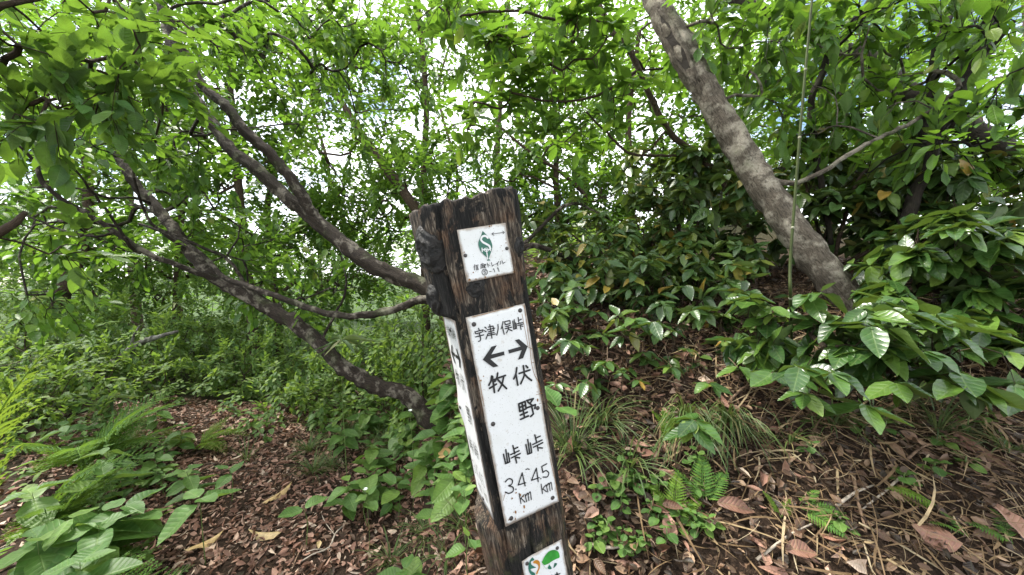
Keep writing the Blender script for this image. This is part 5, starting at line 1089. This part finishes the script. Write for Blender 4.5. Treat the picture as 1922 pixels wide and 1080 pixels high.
dt0 = [leaf_template(0, 'ovate', f, dr, .10, s) for s, (f, dr) in enumerate([(.22, .18), (-.28, -.15), (.45, -.12), (-.3, .2)])]
b = Buf()
x, y = scatter(40000, (-3.6, .6, .7, 3.6), r, lambda x, y: (trail_dist(x, y) < .62 + .15 * r.random(len(x))))
leaf_mesh_into(b, litter(x, y, r, .010, .055, .42, .022), dt, r)
x, y = scatter(13000, (-3.2, .9, .6, 3.4), r, lambda x, y: (trail_dist(x, y) >= .55) & (r.random(len(x)) < .55))
leaf_mesh_into(b, litter(x, y, r, .025, .07, .4, .02), dt, r)
o = b.build('leaf_litter', M_LF['dead']); tag(o, 'reddish brown leaf litter covering trail and bank', 'leaf litter', kind='stuff')
b = Buf()
x, y = scatter(46000, (-.3, 2.6, .3, 2.4), r, lambda x, y: (r.random(len(x)) < np.where(x < .5, .85, .6)))
leaf_mesh_into(b, litter(x, y, r, .008, .036, .85, .026), dt, r)
x, y = scatter(1500, (-.3, 2.6, .6, 2.6), r, lambda x, y: x > -.2)
leaf_mesh_into(b, litter(x, y, r, .025, .05, .55, .025), dt, r)
tag(b.build('bank_litter', M_LF['damp_shaded']), 'dark tangled leaf crumbs matted over the bank', 'leaf litter', kind='stuff')
b = Buf(); x, y = scatter(10500, (.15, 2.4, .45, 1.9), r, lambda x, y: r.random(len(x)) < np.clip((x - .2) * .9, .12, .75))
NX = norm_at(x, y); GZ = gz(x, y)
for q in range(len(x)):
    l = .02 + .16 * r.random() ** 2; n = NX[q]; a = r.normal(pi * 1.45, 1.0); d = np.array([math.cos(a), math.sin(a), 0]); d = unit(d - n * (d @ n) + n * r.normal(.02, .14)); p = np.array([x[q], y[q], GZ[q]]) + n * r.uniform(.003, .025); sdv = unit(np.cross(d, n)); w_ = .0007 + .003 * r.random() ** 2.5; cv_ = r.normal(0, .25) * l
    ts = np.linspace(0, 1, 5); pts = p + d * l * ts[:, None] + sdv * (cv_ * ts * ts)[:, None] + n * (.12 * l * np.sin(ts * pi) * r.uniform(-.3, 1))[:, None]; ws = w_ * np.array([.7, 1, .9, .7, .15])
    V = np.stack([pts - sdv * ws[:, None], pts + sdv * ws[:, None]], 1).reshape(-1, 3); j = np.arange(4) * 2; b.add(V, np.stack([j, j + 1, j + 3, j + 2], -1), None, np.stack([np.tile([-1, 1], 5), np.repeat(ts, 2), np.full(10, r.random())], -1))
o = b.build('dry_grass', M_LF['dry']); tag(o, 'straw-coloured dead grass lying over the bank', 'dry grass', kind='stuff')
DAMPSHADEME = [mesh('fallen_leaf', tv, [tq, tt], M_LF['damp_shaded'], tl) for tv, tq, tt, tl in dt0]
DEADME = [mesh('fallen_leaf', tv, [tq, tt], M_LF['dead'], tl) for tv, tq, tt, tl in dt0]
TANME = [mesh('fallen_leaf', tv, [tq, tt], M_LF['tan'], tl) for tv, tq, tt, tl in dt0]
cnt = 0
for q in range(420):
    if cnt >= 250: break
    if q % 5 < 3: px, py = r.uniform(300, 870), r.uniform(880, 1075)
    else: px, py = r.uniform(1060, 1910), r.uniform(760, 1075)
    g = ground_at(px, py)
    bank = px > 1000
    if not bank and trail_dist(g[None, 0], g[None, 1])[0] > .62: continue
    n = norm_at(g[None, 0], g[None, 1])[0]; a = r.uniform(0, 6.28); d = np.array([math.cos(a), math.sin(a), 0]); d = unit(d - n * (d @ n)); l = r.uniform(.026, .05) if bank else r.uniform(.03, .06)
    o = place_leaf((DAMPSHADEME if bank else DEADME)[r.integers(0, 4)], None, (0, 0, 0), g + n * r.uniform(.012, .024), d, unit(n + r.normal(0, .3, 3)), l, l * r.uniform(.4, .62), 'fallen_leaf'); cnt += 1
    if bank: tag(o, 'curled brown fallen leaf on the steep bank among many', 'leaf', 'brown leaves fallen on the bank')
    else: tag(o, 'curled reddish fallen leaf on the trail among many', 'leaf', 'reddish leaves fallen on the trail')
for px, py, az, l, wr, mk, lab in [(497, 1012, -90, .17, .30, 'tan', 'long tan fallen leaf lying on the trail litter'), (548, 968, -50, .13, .34, 'tan', 'pale yellow fallen leaf with curled edge on the trail'), (525, 935, 40, .17, .22, 'tan', 'narrow tan fallen leaf propped against the grass tuft'), (850, 858, -85, .15, .3, 'tan', 'broad tan fallen leaf near the side plate'), (880, 925, 60, .13, .3, 'tan', 'tan fallen leaf tucked behind the post foot'),
   (1835, 850, 165, .14, .38, 'dead', 'large ribbed orange-brown fallen leaf sliding down the bank'), (1745, 1015, -60, .10, .6, 'dead', 'broad flat brown fallen leaf on bare soil'), (1430, 725, 80, .10, .7, 'dead', 'round dark brown fallen leaf in the bank shade'), (1500, 1040, 100, .075, .55, 'dead', 'pale brown ribbed leaf at the lower edge of the bank'), (1380, 960, 110, .10, .4, 'dead', 'glossy rust-coloured leaf beside the dark fern'), (1880, 980, 10, .1, .35, 'dead', 'upright folded brown leaf near the corner'),
   (385, 1030, 35, .16, .22, 'tan', 'curled pale green-white leaf at the trail edge'), (600, 1030, -20, .06, .4, 'tan', 'small cream wood chip like leaf on the trail')]:
    g = ground_at(px, py); n = norm_at(g[None, 0], g[None, 1])[0]; a = math.radians(az); d = np.array([math.sin(a), math.cos(a), 0]); d = unit(d - n * (d @ n))
    tag(place_leaf((TANME if mk == 'tan' else DEADME)[int(px) % 4], None, (0, 0, 0), g + n * .028 - d * l * .5, d, unit(n + r.normal(0, .12, 3)), l, l * wr, 'fallen_leaf'), lab, 'leaf')
def twig(label, pix, w0, mat=M_TWIG, fork=None, lift=.02):
    pts = np.array([ground_at(*q) + np.array([0, 0, lift * (1 if 0 < k < len(pix) - 1 else .5)]) for k, q in enumerate(pix)]); root = thing('fallen_twig', pts[0], label, 'twig')
    b = Buf(); dd = catmull(np.c_[pts, np.linspace(w0, w0 * .5, len(pts))], .02); tube(b, dd[:, :3], dd[:, 3], 7, True, .15, 3); b.build('stick', mat, root, pts[0])
    for f in fork or []:
        pts2 = np.array([ground_at(*q) + np.array([0, 0, lift]) for q in f]); b = Buf(); tube(b, catmull(pts2, .02), w0 * .45, 6); b.build('side_shoot', mat, root, pts[0])
twig('forked grey twig lying on the trail litter', [(652, 985), (630, 1010), (618, 1035), (585, 1050), (560, 1062)], .005, M_TWIGP, [[(628, 1012), (612, 990), (605, 975)], [(612, 1040), (590, 1040), (575, 1045)]])
twig('thin dark twig crossing the trail litter', [(575, 1020), (560, 1050), (548, 1075)], .004)
twig('slender twig lying behind the post by the tan leaf', [(775, 836), (820, 850), (868, 856)], .005)
twig('white barkless root poking out below the ferns', [(72, 962), (95, 968), (118, 978), (128, 990)], .012, M_TWIGP)
twig('thin stick among the verge herbs', [(690, 940), (740, 945), (790, 930)], .004)
for q, (pix, w0, lab) in enumerate([([(1700, 870), (1735, 850), (1790, 835)], .004, 'dry stalk bridging the bank below the tall tuft'), ([(1560, 965), (1600, 945), (1640, 920)], .005, 'pale stalk slanting across the bare bank'), ([(1600, 900), (1610, 960), (1625, 1010)], .005, 'upright dead stalk splitting over the soil'), ([(1420, 1060), (1480, 1020), (1530, 990)], .004, 'dry stalk at the bottom of the bank'), ([(1820, 790), (1870, 810), (1915, 850)], .005, 'long straw stalk lying at the picture edge'), ([(1110, 1030), (1150, 1045), (1200, 1030)], .006, 'brown stick lying beside the post'), ([(1360, 770), (1400, 740), (1450, 735)], .005, 'flat pale stalk across the shaded bank'), ([(1690, 905), (1660, 935), (1610, 970)], .004, 'broken stalk pointing at the paired fronds')]): twig(lab, pix, w0, M_TWIGP if q % 2 else M_TWIG)
